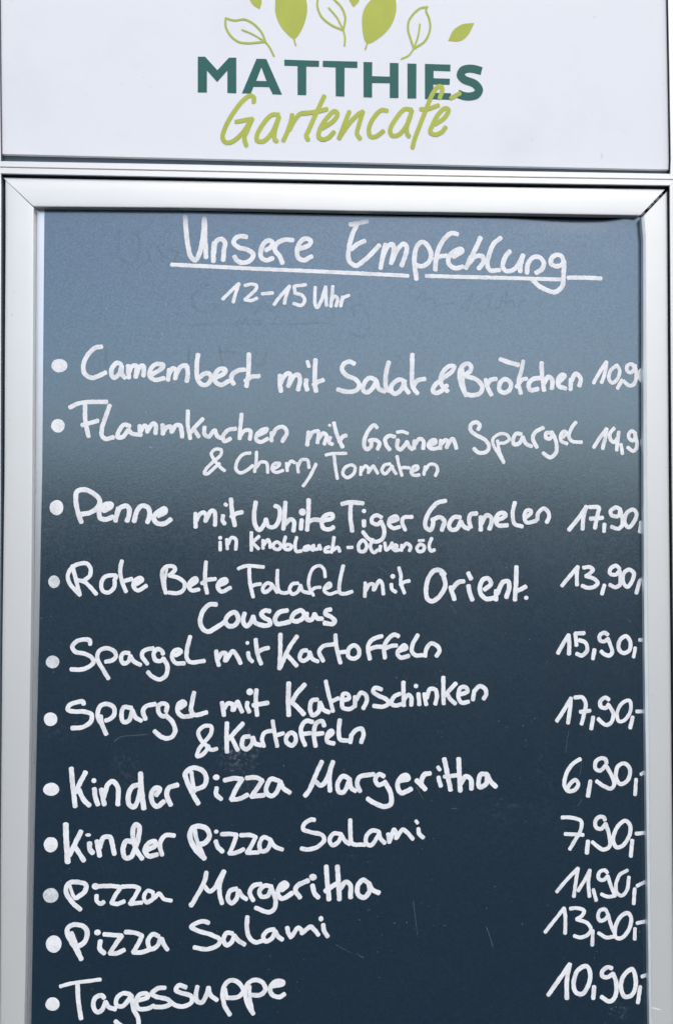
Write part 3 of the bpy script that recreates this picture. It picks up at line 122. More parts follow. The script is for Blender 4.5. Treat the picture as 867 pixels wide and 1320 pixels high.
dish_text|handwritten line reading Pizza Salami|4.59 -239.6,-422.5 -245.7,-411.5 -252.2,-400.6 -252.6,-393.7 -246.3,-390.2 -236.6,-393.1 -234.4,-399.1 -237,-406.8 -242.1,-410.3;4.23 -248.9,-397.9 -245.2,-407.9 -241.5,-417.9;4.59 -222,-405.9 -222.5,-412.8 -218.3,-417.4;o -224.8,-397.8,3.19,2.82;4.23 -218.6,-399.7 -210.8,-400.3 -202,-401.3;4.23 -202,-401.3 -208,-409.4 -213,-417.5;4.23 -213,-417.5 -207,-417.6 -199.7,-414.4;4.23 -198.6,-397.8 -188.9,-398.8 -182.9,-401.6;4.23 -182.9,-401.6 -187,-409.7 -191.2,-416.9;4.23 -191.2,-416.9 -183.3,-417 -175.7,-414.4;4.23 -167.4,-402.2 -173.1,-400.3 -177.6,-407.1 -174.8,-414.1 -168.8,-411.4 -165.6,-404.1;4.23 -164.8,-404.6 -162.4,-410.1 -159.1,-414.9;4.23 -120.6,-390.4 -125.8,-388.8 -134,-391.4 -136.7,-394.1 -130.7,-397.5 -117.8,-401.7 -109.9,-406.3 -111.3,-410.9 -121.4,-414.9 -133.9,-413.2;4.23 -98,-400.5 -103.7,-400.4 -106.4,-406.4 -103.6,-411.5 -98.9,-408.9 -96.1,-402.4;4.23 -96.1,-402.4 -92.1,-407.5 -86.5,-411.2;4.23 -83.9,-385.2 -84.4,-394.9 -82,-404.6 -76.4,-409.2 -69.5,-407.8;4.23 -58.4,-397.4 -64.2,-398.3 -68.7,-403.3 -66.9,-408.4 -61.2,-406.1 -57.5,-399.3;4.23 -57.5,-399.3 -54.4,-404.4 -50.7,-406.9;4.23 -46.1,-395.8 -45.1,-400.9 -42.4,-405.2;4.23 -41.4,-403.7 -35.9,-396.1 -33.2,-397.8 -31.9,-401.7;4.23 -31.3,-400.7 -23.9,-395.4 -20.2,-398.5 -16.5,-403.2;4.23 -11.9,-393.5 -11,-399.6 -7.6,-404.7;o -14.1,-388,2.44,2.63
price_text|handwritten price 13,90,-|3.53 201.2,-403.8 211.2,-391.7 219.8,-381.1;3.53 219.8,-381.1 221.1,-391.9 220.6,-405.3;3.53 225.8,-381.8 232.1,-381.3 239.3,-383.8 237.3,-388.4 232,-392;3.53 232,-392 242.4,-395.9 245.8,-401.5 242.9,-406.6 235.7,-409.3 229.5,-407.7;3.53 247.5,-402.8 247,-416.8;3.53 262,-386.5 260.1,-383.2 255.2,-383.5 252.7,-389.5 255.1,-393.8 260.1,-392 262.7,-387.8;3.53 262.7,-387.8 265.7,-399 268.9,-405.5;3.53 268.9,-408.8 260.3,-409.6 253.2,-405.3;3.88 281.4,-386.6 274.1,-390.8 269.3,-401.8 270.2,-409.8 276.4,-409.9 283.7,-400.2 284.8,-390.3 281.4,-386.6;3.53 288.9,-401.5 288.4,-411.9;3.53 290.8,-396.5 301.3,-394.5
bullet_dot||o -266,-463.8,6.76,6.57
dish_text|handwritten line reading Tagessuppe|3.53 -258.9,-447.5 -248.4,-444.8 -221.7,-441.8;4.23 -243,-446.2 -242,-461.1 -239.4,-477.7;4.23 -217.9,-458.8 -220.3,-456.5 -226.2,-458.7 -228,-466.4 -224.3,-471.9 -219.6,-469.6 -216.6,-462.5;4.23 -216.6,-462.5 -213.5,-467.4 -207.4,-469.5;4.23 -194.3,-455.6 -200.9,-455 -206.3,-459.9 -206.2,-465.9 -201.1,-466.9 -195.2,-461 -193,-456.2;4.23 -192.5,-457.5 -190.6,-469.2 -186.1,-478.7 -186.4,-486.5 -193.7,-487.2 -201,-485.3 -207.3,-480.8;4.23 -185.7,-461.6 -177,-458.6 -178.8,-455.4 -184.5,-456.2 -188.1,-462.1 -186.2,-469 -177.5,-469.5 -171.5,-466.9;4.23 -161.2,-450.4 -168.1,-451 -173.6,-456 -168.1,-458.8 -157.8,-461.7 -156,-465.3 -162.9,-468.1 -170.7,-468;4.23 -141.5,-450.2 -148.1,-448.3 -150.8,-452.8 -146.6,-455.2 -136.9,-458.4 -135.9,-463.9 -143.8,-467.9 -151.1,-466.9 -155.6,-463.5;4.23 -130.8,-449.8 -132.1,-457.6 -130.8,-463.6 -126.6,-464.6 -121.5,-456 -120.2,-450.9;4.23 -120.2,-450.9 -118.4,-457.8 -112.3,-462.7;4.23 -100,-476.6 -104.6,-469 -107,-456.2 -103.4,-446.7 -97.4,-444.4 -90.4,-448.3 -87.6,-454.7 -91.8,-459.8 -102.4,-460.8;3.18 -104.3,-452.6 -102.8,-461.7;4.23 -77.9,-476.1 -83.1,-467.5 -85.6,-456.6 -83.2,-447.9 -76.3,-444.4 -69.3,-447.2 -66.5,-453.3 -70.7,-458.3 -81.3,-458.5;3.18 -81.4,-450.3 -81.3,-460.3 -78.5,-473.9;4.23 -60.2,-450.7 -49.9,-448.5 -49.9,-446.7 -57.5,-446.5 -62.1,-452.5 -60.2,-458.5 -53.2,-460.8 -48.6,-458.1
price_text|handwritten price 10,90,-|4.23 204.1,-463.4 214.7,-448.8 225.1,-434.6;4.23 225.1,-434.6 222.2,-449 222.1,-467;4.23 241.2,-436.7 233,-440.3 228.6,-452.8 231,-461.6 237.3,-462.7 243.6,-453 244.6,-442 241.2,-436.7;4.23 248.6,-456.2 247.6,-467.4;4.23 265.8,-439 262,-438 256.7,-441.6 256.7,-446.4 261.9,-447.4 267.1,-444.2;4.23 267.1,-444.2 270.1,-453.4 269,-466 263.7,-470.5 255.6,-466.1;4.23 285.7,-440.2 277.5,-446.2 274.6,-457.8 278.3,-466.1 284.6,-465.3 289,-456.5 288.1,-444.5 285.7,-440.2;3.88 293.5,-457 291.1,-472.2;3.53 295.1,-447.4 301.8,-445.3
scratch||0.71 -210.5,-219.2 -206.9,-215.6 -201.4,-213.8 -190.4,-213.3 -179.4,-212.1
scratch||0.53 225.4,-211.8 223.5,-221.2 221.9,-232.4
scratch||0.71 74,-372.4 75.9,-386.2 78.1,-404.5
scratch||0.71 0,-412.5 7.4,-416.7 13.9,-420.1
scratch||1.06 20.4,-421.1 23.2,-423.5 26.9,-425.7
scratch||0.88 144.5,-398.2 147.3,-405.6 150.7,-417.6
scratch||0.53 237.6,-239.9 237,-247.3 235.6,-254.8
scratch||0.88 238,-277.2 236.4,-279.9 234,-283.1
scratch||0.71 41.6,-53.3 45.3,-55.6 48.1,-58
scratch||0.71 110.4,-89.9 113.2,-94 116,-98.3
scratch||0.88 77.2,-263.7 80,-269.3 83.8,-275.8
scratch||0.88 111,-284.9 116.1,-285.1
scratch||1.06 283.8,-103.2 285.3,-105.1 286.8,-106.4
scratch||0.88 282.3,16 283.5,13.8
scratch||0.71 -107,160.9 -106.4,154.3 -107,147.7
ghost_text||3.07 -209.5,271.8 -211.2,259 -208.2,244.4 -200.2,238.7 -192,244.6 -190.3,259.3 -194,271;2.73 -180,241.1 -182.3,252.1 -177.7,258.7 -171.5,252.2 -168.5,241.3;2.73 -160.7,253.1 -154.1,250.7 -157,241.5 -149.7,239.7
ghost_text||2.73 -135.8,217.6 -125,219.2 -137.6,210.6 -139.4,201.4 -133.9,194.2 -123.1,195 -114,199.9;2.39 -97.7,190.9 -92.3,202 -83.2,200.3 -81.4,191.1 -70.5,202.3 -63.2,195 -56,201.7 -45,195.2;2.05 -97.6,180 -94,186.6 -91.5,181.9 -87.9,186.7 -85,180.8;2.05 -81.3,184.5 -73.4,185.4;2.73 -3.3,192 -5.1,201.2 2.2,205 7.7,195.8;2.73 16.8,192.3 15,199.6 24.2,201.6 28.9,194.3 31.5,181.4 26,170.3 15,173.1;2.05 -144.6,179.4 -113.9,182 -77.7,181.7 -41.3,182.4 -6.7,183.9
ghost_text||2.39 73.7,202.2 84.8,216;2.39 85.5,207.1 94,208.7 95.8,198.7 88.5,196.8;2.05 99.5,202.5 114.3,204.5;2.39 119.8,197.2 132.8,214;2.39 132.8,214 127.2,197.3;2.39 147.6,212.3 136.5,202.9 142,196.7 147.6,203.1;2.39 151.3,214.2 149.4,199.4 158.7,201.3 161.7,212.5;2.39 166.2,216.3 164.3,199.5;2.39 165.4,205.1 171.7,208.2 173.5,199.7;2.39 178,199.7 179.1,206 184.7,208.3
ghost_text||3.76 -221.8,160.8 -221.6,139
ghost_text||3.07 -142.7,159.8 -142.6,143.4
ghost_text||3.07 -113.8,160.1 -110.1,140;3.07 -113.8,154.6 -97.5,154
ghost_text||3.07 -77.6,154.9 -81.2,143.9 -72.1,142.2 -68.5,153.2
ghost_text||1.59 53.8,151.1 61.3,152.2 53.8,137.9 61.3,137
"""
EMBLEM = """
brand_lettering|P -135,439 -127.9,439.1 -116.2,426.1 -105.1,438.7 -98,438.9 -97.8,404 -106.4,404.2 -106.5,426.1 -116.2,414.7 -126.1,425.7 -126,404.2 -134.8,404;P -78.5,438.3 -69.1,438.2 -53.8,403.6 -62.8,403.8 -66.2,410.8 -81.4,410.7 -83.8,404 -92.4,404.2 / -78.8,416.6 -68.7,416.5 -73.8,430.1;P -51.7,438 -18,437.6 -18.2,431.7 -30.4,431.8 -30.4,403.6 -38.8,403.6 -38.9,432 -51.7,432.1;P -14.4,437.7 19.1,437.7 19,431.4 6.7,431.5 6.5,403 -1.9,403.2 -2,431.5 -14.6,431.8;P 25,437.4 33.5,437.4 33.4,423.7 50.6,423.5 50.6,437.1 59.1,437.1 59.1,402.6 50.6,402.6 50.6,417.1 33.4,417 33.4,402.6 25.1,402.8;P 67.8,436.9 76.6,436.9 76.4,402.6 67.8,402.4;P 84.9,436.9 109.9,436.7 109.7,430.1 93.3,430.4 93.3,422.9 109.3,422.8 109.1,416.9 93.1,416.7 93.1,408.5 110.4,408.5 110.2,402.1 84.9,402.2;B 7.88 140.4,431 133.7,432.8 128,433.2 122.2,431.4 119.9,426.3 123.6,422.2 133.7,418.2 137.8,412.5 135.2,407.6 127.9,405.6 121.6,406.4 116.9,408.4
script_lettering|R 4.32 -81,395.7 -81,400.2 -84.4,402 -90.9,397.5 -101.1,384 -108.5,369.7 -110.7,360.1 -107.5,355.8 -101.9,356.5 -92.6,364.3 -84.2,376.8;R 4.32 -97.9,376.1 -90.8,377.6 -82.4,379.3;R 4.32 -82.4,379.3 -87,368.2 -89.8,360.5 -87.9,353;R 4.32 -57.1,384 -63.7,383.5 -72.1,374.2 -77.6,363.6 -77.6,358.3 -72,357.5 -63.6,365.8 -56.6,381.7;R 4.32 -56.6,381.7 -60.8,366.8 -60.8,360.2 -58.7,357.7;R 4.32 -44,384.2 -44.9,378.5 -48.6,367 -52.4,358.6;R 4.32 -46.8,369 -41.2,379.5 -35.6,385.4 -29.4,386.4;R 4.32 -13,403 -20.5,386.6 -28,369.3 -30.2,363.6 -28.4,359.8;R 4.32 -33.7,385.4 -20.5,387.6 -10.4,390.3;R 4.32 -14.9,371.5 -3.6,379.3 -0.2,386.1 -3,388.5 -9.2,383 -16.7,371.5 -18.2,362.9 -14.5,360.5 -9.2,362.1 -3.6,367.9;R 4.32 11.3,388.2 7.6,378.6 1.4,361.9;R 4.32 1.4,361.9 11.3,376.8 20.7,386.5 24.5,388.5;R 4.32 24.5,388.5 20.8,376 18.9,366.5 21.9,361.8;R 4.32 48.1,389.9 42.5,390.4 34,381.1 30.2,370.5 32.1,364.2 36.8,364.3 44.4,369.8;R 4.32 71.8,391.4 65.2,391.8 56.7,382.5 51,370.9 52.9,365.6 59.5,366.7 68,377.9 72.2,390.4;R 4.32 72.2,390.4 67.4,375 67.4,368.4 69.5,365;R 4.32 99.3,403.4 101.8,411.2 100.9,414.8 97.5,414.5 92.7,408.1 87,394.6 80.3,377.2 74.6,361.8 72.7,354.1;R 4.32 80.7,392.1 87,392.3 98,396.3;R 4.32 94.6,377.5 104.1,384.4 107.9,392.1 105,393.6 98.4,388.1 92.1,376.5 90.2,369.8 94.6,367.4 101.2,370 105,374.8;R 4.32 110.2,403.5 119,408.5
leaf|F -87.1,507.2! -86.7,499.6 -81.9,491.1 -75.7,487! -73.9,494.2 -75.4,503.7
leaf|F -58.5,508 -60.7,492.6 -60.3,483 -54.6,469.8 -42.9,458.6! -40.5,459.6 -33.9,470.3 -29.8,485.7 -30.6,497.2 -34,508.6;R 1.5 -42.4,459.6 -41.4,454.8 -40.6,452
leaf|R 2.06 -108.5,477.4 -99.7,475.4 -90.3,476.6 -80.9,472 -73.4,463.6 -70,455.1;R 2.06 -108.5,477.4 -108.1,468.5 -103.3,460 -95.8,454.5 -86.5,453.4 -75.2,454.6 -70,455.1;R 1.69 -92.7,466.4 -82.7,462.4 -70,455.1;R 1.69 -70,455.1 -65.8,449.5 -61.6,441.2
leaf|R 2.06 -17.1,505.2 -19.9,495.5 -19.3,488.8 -15.1,480.3 -5.7,472.9 5.3,468.3;R 2.06 -7.6,501.6 -1.9,496.9 3.8,490.4 7.2,480.9 5.3,468.3;R 1.69 -8.9,490.1 -0.9,480.7 5.3,468.3;R 1.69 5.3,468.3 7,461.7 6.5,452.9
leaf|F 10.2,505.9! 11.1,498.2 15.3,491.2! 21,498.5 19.6,506.1
leaf|F 49,510.7 32,498.8 25.3,489 23.5,475.5 28.2,456! 41.5,462.5 51.9,474.3 56.6,487.8 56.3,501.3 54.7,510.9;R 1.5 28.8,456.4 26.7,449.7
leaf|R 2.06 87.5,493.4 79.5,491.3 69.9,480.5 68.4,470.8 70.9,461.3 74.1,451.7;R 2.06 86.7,492.8 86.1,489.5 89.3,481 89.9,471.3 85.1,459.7 74.1,451.7;R 1.69 80,476.3 78.5,465.3 74.1,451.7;R 1.69 74.1,451.7 69,444.9 62,441.3
leaf|F 133.4,478.6! 121.4,476.9 112.8,470.9 107.6,460.2! 119.4,460.5 127.1,466.5
"""

# ---------------------------------------------------------------- helpers
def tag(o, label, cat, group=None, kind=None):
    if label: o["label"] = label
    if cat: o["category"] = cat
    if group: o["group"] = group
    if kind: o["kind"] = kind
    return o

def empty(name, loc, label, cat):
    o = bpy.data.objects.new(name, None)
    o.location = loc
    o.empty_display_size = 0.1
    col.objects.link(o)
    return tag(o, label, cat)

def root_of(o):
    while o.parent: o = o.parent
    return o

def link(name, bm, mat, parent=None, smooth=False, label=None):
    me = bpy.data.meshes.new(name)
    bm.to_mesh(me); bm.free()
    me.materials.append(mat)
    o = bpy.data.objects.new(name, me)
    col.objects.link(o)
    if parent:
        base = root_of(parent).location
        me.transform(Matrix.Translation(-base))
        o.parent = parent
    if smooth:
        for p in me.polygons: p.use_smooth = True
    if label: o["label"] = label
    return o

def W(x, z, off):               # a point x, z mm on the face and off mm in front of it
    return Vector((x / 1000, -off / 1000, Z0 + z / 1000))

def resample(pts, n):
    d = [0.0]
    for a, b in zip(pts, pts[1:]): d.append(d[-1] + math.dist(a, b))
    out = []
    for i in range(n):
        t = d[-1] * i / (n - 1); k = 0
        while k < len(d) - 2 and d[k + 1] < t: k += 1
        f = (t - d[k]) / max(d[k + 1] - d[k], 1e-9)
        out.append((pts[k][0] + (pts[k + 1][0] - pts[k][0]) * f, pts[k][1] + (pts[k + 1][1] - pts[k][1]) * f))
    return out

def spline(pts, step=0.45):
    if len(pts) == 2:
        n = max(3, int(math.dist(*pts) / step))
        return [(pts[0][0] + (pts[1][0] - pts[0][0]) * i / n, pts[0][1] + (pts[1][1] - pts[0][1]) * i / n) for i in range(n + 1)]
    P = [Vector(p) for p in pts]
    if (P[0] - P[-1]).length < 0.05: P = [P[-2]] + P + [P[1]]
    else: P = [P[0] * 2 - P[1]] + P + [P[-1] * 2 - P[-2]]
    out = []
    for i in range(1, len(P) - 2):
        p0, p1, p2, p3 = P[i - 1:i + 3]
        t0 = 0; t1 = t0 + max((p1 - p0).length, 1e-4) ** .5; t2 = t1 + max((p2 - p1).length, 1e-4) ** .5; t3 = t2 + max((p3 - p2).length, 1e-4) ** .5
        n = max(2, int((p2 - p1).length / step))
        for k in range(n):
            t = t1 + (t2 - t1) * k / n
            a1 = p0 * ((t1 - t) / (t1 - t0)) + p1 * ((t - t0) / (t1 - t0))
            a2 = p1 * ((t2 - t) / (t2 - t1)) + p2 * ((t - t1) / (t2 - t1))
            a3 = p2 * ((t3 - t) / (t3 - t2)) + p3 * ((t - t2) / (t3 - t2))
            b1 = a1 * ((t2 - t) / (t2 - t0)) + a2 * ((t - t0) / (t2 - t0))
            b2 = a2 * ((t3 - t) / (t3 - t1)) + a3 * ((t - t1) / (t3 - t1))
            c = b1 * ((t2 - t) / (t2 - t1)) + b2 * ((t - t1) / (t2 - t1))
            out.append((c.x, c.y))
    out.append(tuple(P[-2]))
    return out

def new_bm():
    bm = bmesh.new(); bm.loops.layers.uv.new("UVMap"); return bm

def ribbon(bm, pts, width, off, wob=0.0, butt=False, thick=0.1, seed=0.0):
    """a stroke of paint laid along pts: thin at its edges, round at its ends"""
    uv = bm.loops.layers.uv.active
    C = [Vector(p) for p in spline(pts)]
    hw = width / 2
    n = len(C)
    T = [(C[min(i + 1, n - 1)] - C[max(i - 1, 0)]).normalized() for i in range(n)]
    rows = []
    if not butt:
        for k in range(5, 0, -1):
            a = k / 5.0 * math.pi / 2 * 0.97
            rows.append((C[0] - T[0] * hw * 0.72 * math.sin(a), T[0], math.cos(a)))
    rows += [(c, t, 1.0) for c, t in zip(C, T)]
    if not butt:
        for k in range(1, 6):
            a = k / 5.0 * math.pi / 2 * 0.97
            rows.append((C[-1] + T[-1] * hw * 0.72 * math.sin(a), T[-1], math.cos(a)))
    prev = None; s = 0.0; last = None
    for j, (c, t, wf) in enumerate(rows):
        if last is not None: s += (c - last).length
        last = c
        w = hw * wf
        wl = w * (1 + wob * noise.noise((c.x * .25, c.y * .25, seed)) + wob * .5 * noise.noise((c.x * .9, c.y * .9, seed + 9)))
        wr = w * (1 + wob * noise.noise((c.x * .25, c.y * .25, seed + 31)) + wob * .5 * noise.noise((c.x * .9, c.y * .9, seed + 47)))
        nrm = Vector((-t.y, t.x))
        o = off + j * 0.0004
        vs = []
        for a, h in ((-1, 0), (-.8, .7), (0, 1), (.8, .7), (1, 0)):
            p = c + nrm * a * (wl if a < 0 else wr)
            vs.append((bm.verts.new(W(p.x, p.y, o + thick * h)), a))
        if prev:
            for k in range(4):
                f = bm.faces.new((prev[0][k][0], prev[0][k + 1][0], vs[k + 1][0], vs[k][0]))
                us = (prev[1], prev[1], s, s); av = (vs[k][1], vs[k + 1][1], vs[k + 1][1], vs[k][1])
                for lp, u_, v_ in zip(f.loops, us, av): lp[uv].uv = (u_ * 0.1 + seed, v_ * 0.5 + 0.5)
        prev = (vs, s)

def blob(bm, x, z, rx, rz, off, seed=0.0, thick=0.06):
    uv = bm.loops.layers.uv.active
    n, rings = 36, (0.0, .35, .65, .88, 1.0)
    vs = []
    for r in rings:
        row = []
        for i in range(n if r else 1):
            a = 2 * math.pi * i / n
            k = r * (1 + .05 * noise.noise((math.cos(a) * 1.3, math.sin(a) * 1.3, seed)) + .025 * noise.noise((math.cos(a) * 4, math.sin(a) * 4, seed)))
            row.append(bm.verts.new(W(x + rx * k * math.cos(a), z + rz * k * math.sin(a), off + thick * (1 - r ** 4))))
        vs.append(row)
    fs = []
    for i in range(n): fs.append(bm.faces.new((vs[0][0], vs[1][i], vs[1][(i + 1) % n])))
    for q in range(1, len(rings) - 1):
        for i in range(n): fs.append(bm.faces.new((vs[q][i], vs[q + 1][i], vs[q + 1][(i + 1) % n], vs[q][(i + 1) % n])))
    for f in fs:
        for lp in f.loops:
            c = lp.vert.co
            lp[uv].uv = (c.x * 130 + seed, c.z * 130)

def plate(bm, loops, off, thick):
    """flat shape with holes, thick mm deep, front face at off"""
    polys = [[Vector((x, z, 0)) for x, z in lp] for lp in loops]
    flat = [p for lp in polys for p in lp]
    top = [bm.verts.new(W(p.x, p.y, off)) for p in flat]
    bot = [bm.verts.new(W(p.x, p.y, off - thick)) for p in flat]
    for tri in tessellate_polygon(polys):
        try: bm.faces.new([top[i] for i in tri])
        except ValueError: pass
    k = 0
    for lp in polys:
        n = len(lp)
        for i in range(n):
            a, b = k + i, k + (i + 1) % n
            bm.faces.new((top[a], bot[a], bot[b], top[b]))
        k += n
    bmesh.ops.recalc_face_normals(bm, faces=bm.faces)

def box(bm, x0, x1, y0, y1, z0, z1):
    v = [bm.verts.new((x, y, z)) for x in (x0, x1) for y in (y0, y1) for z in (z0, z1)]
    for q in ((0, 1, 3, 2), (4, 6, 7, 5), (0, 4, 5, 1), (2, 3, 7, 6), (0, 2, 6, 4), (1, 5, 7, 3)):
        bm.faces.new([v[i] for i in q])
    bmesh.ops.recalc_face_normals(bm, faces=bm.faces)

def loft(bm, rows, cap=True):
    vs = [[bm.verts.new(p) for p in r] for r in rows]
    for a, b in zip(vs, vs[1:]):
        for k in range(len(a) - 1):
            bm.faces.new((a[k], a[k + 1], b[k + 1], b[k]))
    if cap:
        bm.faces.new(vs[0]); bm.faces.new(list(reversed(vs[-1])))
    bmesh.ops.recalc_face_normals(bm, faces=bm.faces)

def pts_of(s):
    return [tuple(map(float, t.rstrip('!').split(','))) for t in s.split()]

# ---------------------------------------------------------------- materials
def mat(name):
    m = bpy.data.materials.new(name); m.use_nodes = True
    nt = m.node_tree
    return m, nt, nt.nodes["Principled BSDF"]

def nd(nt, kind, **kw):
    n = nt.nodes.new(kind)
    for k, v in kw.items():
        if k.startswith('i_'): n.inputs[int(k[2:])].default_value = v
        else: setattr(n, k, v)
    return n

def noise_node(nt, vec, scale, detail=3, rough=.55, stretch=None):
    if stretch:
        mp = nd(nt, "ShaderNodeMapping"); mp.inputs["Scale"].default_value = stretch
        nt.links.new(vec, mp.inputs[0]); vec = mp.outputs[0]
    n = nd(nt, "ShaderNodeTexNoise")
    n.inputs["Scale"].default_value = scale; n.inputs["Detail"].default_value = detail; n.inputs["Roughness"].default_value = rough
    nt.links.new(vec, n.inputs["Vector"])
    return n.outputs["Fac"]

def rng(nt, val, a, b, c, d):
    n = nd(nt, "ShaderNodeMapRange")
    for i, v in enumerate((a, b, c, d)): n.inputs[i + 1].default_value = v
    nt.links.new(val, n.inputs[0])
    return n.outputs[0]

def math_n(nt, op, a, b=None):
    n = nd(nt, "ShaderNodeMath", operation=op)
    for i, v in enumerate((a, b)):
        if v is None: continue
        if isinstance(v, (int, float)): n.inputs[i].default_value = v
        else: nt.links.new(v, n.inputs[i])
    return n.outputs[0]

def mixc(nt, fac, a, b):
    n = nd(nt, "ShaderNodeMix", data_type='RGBA')
    if isinstance(fac, (int, float)): n.inputs[0].default_value = fac
    else: nt.links.new(fac, n.inputs[0])
    for i, v in ((6, a), (7, b)):
        if isinstance(v, tuple): n.inputs[i].default_value = v
        else: nt.links.new(v, n.inputs[i])
    return n.outputs[2]

def c4(r, g, b): return (r, g, b, 1.0)

def aluminium(name, base, along, metal=.42, rough=.40):
    m, nt, p = mat(name)
    tc = nd(nt, "ShaderNodeTexCoord").outputs["Object"]
    st = (900, 40, 6) if along == 'z' else (6, 40, 900)
    brush = noise_node(nt, tc, 1.0, 3, .6, st)
    smear = noise_node(nt, tc, 16, 4, .6)
    speck = noise_node(nt, tc, 240, 2, .5)
    c = mixc(nt, rng(nt, smear, .35, .75, 0, .17), c4(*base), c4(base[0] * .86, base[1] * .86, base[2] * .86))
    c = mixc(nt, rng(nt, speck, .74, .80, 0, .30), c, c4(.30, .30, .31))
    nt.links.new(c, p.inputs["Base Color"])
    p.inputs["Metallic"].default_value = metal
    r = math_n(nt, 'ADD', rng(nt, brush, .3, .7, rough, rough + .07), rng(nt, smear, .3, .7, -.03, .05))
    nt.links.new(r, p.inputs["Roughness"])
    b = nd(nt, "ShaderNodeBump"); b.inputs["Strength"].default_value = .03; b.inputs["Distance"].default_value = .0004
    nt.links.new(brush, b.inputs["Height"]); nt.links.new(b.outputs[0], p.inputs["Normal"])
    return m

ALU_V = aluminium("satin_aluminium_upright", (.79, .785, .75), 'z')
ALU_H = aluminium("satin_aluminium_level", (.79, .785, .75), 'x')
ALU_BARE = aluminium("bare_mill_aluminium", (.72, .72, .73), 'z', metal=.92, rough=.26)

def plain(name, base, rough, metal=0.0, spec=.5):
    m, nt, p = mat(name)
    tc = nd(nt, "ShaderNodeTexCoord").outputs["Object"]
    f = noise_node(nt, tc, 35, 4, .6)
    c = mixc(nt, rng(nt, f, .3, .7, 0, 1), c4(*[v * .93 for v in base]), c4(*[min(1, v * 1.05) for v in base]))
    nt.links.new(c, p.inputs["Base Color"])
    p.inputs["Roughness"].default_value = rough; p.inputs["Metallic"].default_value = metal
    p.inputs["Specular IOR Level"].default_value = spec
    return m

DARK = plain("black_backing", (.006, .009, .016), .6)
GAP_SHADE = plain("black_gap_shade", (.010, .013, .020), .7, spec=.25)  # near-black colour standing in for shade in the frame gaps
SEAL_SHADE = plain("grey_seal_and_gap_shade", (.085, .12, .155), .6)  # strip under the sign, and painted shade in the left gap
GREEN = plain("green_vinyl", (.010, .118, .100), .5, spec=.3)
LIME = plain("lime_vinyl", (.46, .51, .075), .5, spec=.3)

LIT_LIP = plain("pale_lit_lip", (.80, .85, .84), .5)  # paler than the rail metal so its inner wall looks lit
def sign_white():
    m, nt, p = mat("white_sign_board")
    tc = nd(nt, "ShaderNodeTexCoord").outputs["Object"]
    dirt = noise_node(nt, tc, 9, 5, .65)
    fine = noise_node(nt, tc, 130, 2, .5)
    mp = noise_node(nt, tc, 45, 2, .5)
    c = mixc(nt, rng(nt, dirt, .52, .78, 0, .22), c4(.835, .845, .865), c4(.60, .63, .66))
    c = mixc(nt, math_n(nt, 'MULTIPLY', rng(nt, fine, .70, .78, 0, .28), rng(nt, mp, .5, .65, 0, 1)), c, c4(.38, .40, .43))
    nt.links.new(c, p.inputs["Base Color"])
    p.inputs["Roughness"].default_value = .55
    return m
WHITE = sign_white()

def sheet_mat():
    m, nt, p = mat("dark_writing_film")
    tc = nd(nt, "ShaderNodeTexCoord").outputs["Object"]
    grain = noise_node(nt, tc, 1500, 2, .6)
    mid = noise_node(nt, tc, 620, 3, .6)
    big = noise_node(nt, tc, 5, 4, .6)
    speck = noise_node(nt, tc, 330, 1, .4)
    speckm = noise_node(nt, tc, 14, 3, .6)
    c = mixc(nt, rng(nt, mid, .35, .7, 0, 1), c4(.0003, .0115, .0262), c4(.0010, .0165, .0345))
    # film of pen residue wiped across the sheet
    res = math_n(nt, 'MULTIPLY', rng(nt, big, .42, .72, 0, .005), rng(nt, mid, .3, .7, .5, 1.2))
    c = mixc(nt, res, c, c4(.36, .50, .60))
    # pale specks
    c = mixc(nt, math_n(nt, 'MULTIPLY', rng(nt, speck, .75, .80, 0, .55), rng(nt, speckm, .5, .68, .15, 1)), c, c4(.45, .5, .55))
    # chalky smudges left by a thumb or cloth, in their own places
    for (x, z, rx, rz, sc, amt) in SMUDGES:
        sub = nd(nt, "ShaderNodeMapping", vector_type='POINT')
        sub.inputs["Location"].default_value = (-x / rx, 0, -z / rz)
        sub.inputs["Scale"].default_value = (1 / rx, 0, 1 / rz)
        nt.links.new(tc, sub.inputs[0])
        ln = nd(nt, "ShaderNodeVectorMath", operation='LENGTH'); nt.links.new(sub.outputs[0], ln.inputs[0])
        fall = rng(nt, ln.outputs["Value"], .35, 1.0, 1, 0)
        sm = rng(nt, noise_node(nt, tc, sc, 3, .65), .50, .66, 0, amt * .6)
        c = mixc(nt, math_n(nt, 'MULTIPLY', fall, sm), c, c4(.48, .52, .56))
    nt.links.new(c, p.inputs["Base Color"])
    r = math_n(nt, 'ADD', rng(nt, big, .3, .7, .155, .195), rng(nt, mid, .3, .7, -.02, .04))
    nt.links.new(r, p.inputs["Roughness"])
    p.inputs["IOR"].default_value = 2.6
    p.inputs["Specular Tint"].default_value = c4(.75, .90, 1.0)
    nt.links.new(rng(nt, mid, .3, .7, .43, .57), p.inputs["Specular IOR Level"])
    b = nd(nt, "ShaderNodeBump"); b.inputs["Strength"].default_value = .12; b.inputs["Distance"].default_value = .0002
    nt.links.new(grain, b.inputs["Height"])
    b2 = nd(nt, "ShaderNodeBump"); b2.inputs["Strength"].default_value = .05; b2.inputs["Distance"].default_value = .0006
    nt.links.new(mid, b2.inputs["Height"]); nt.links.new(b.outputs[0], b2.inputs["Normal"])
    nt.links.new(b2.outputs[0], p.inputs["Normal"])
    return m

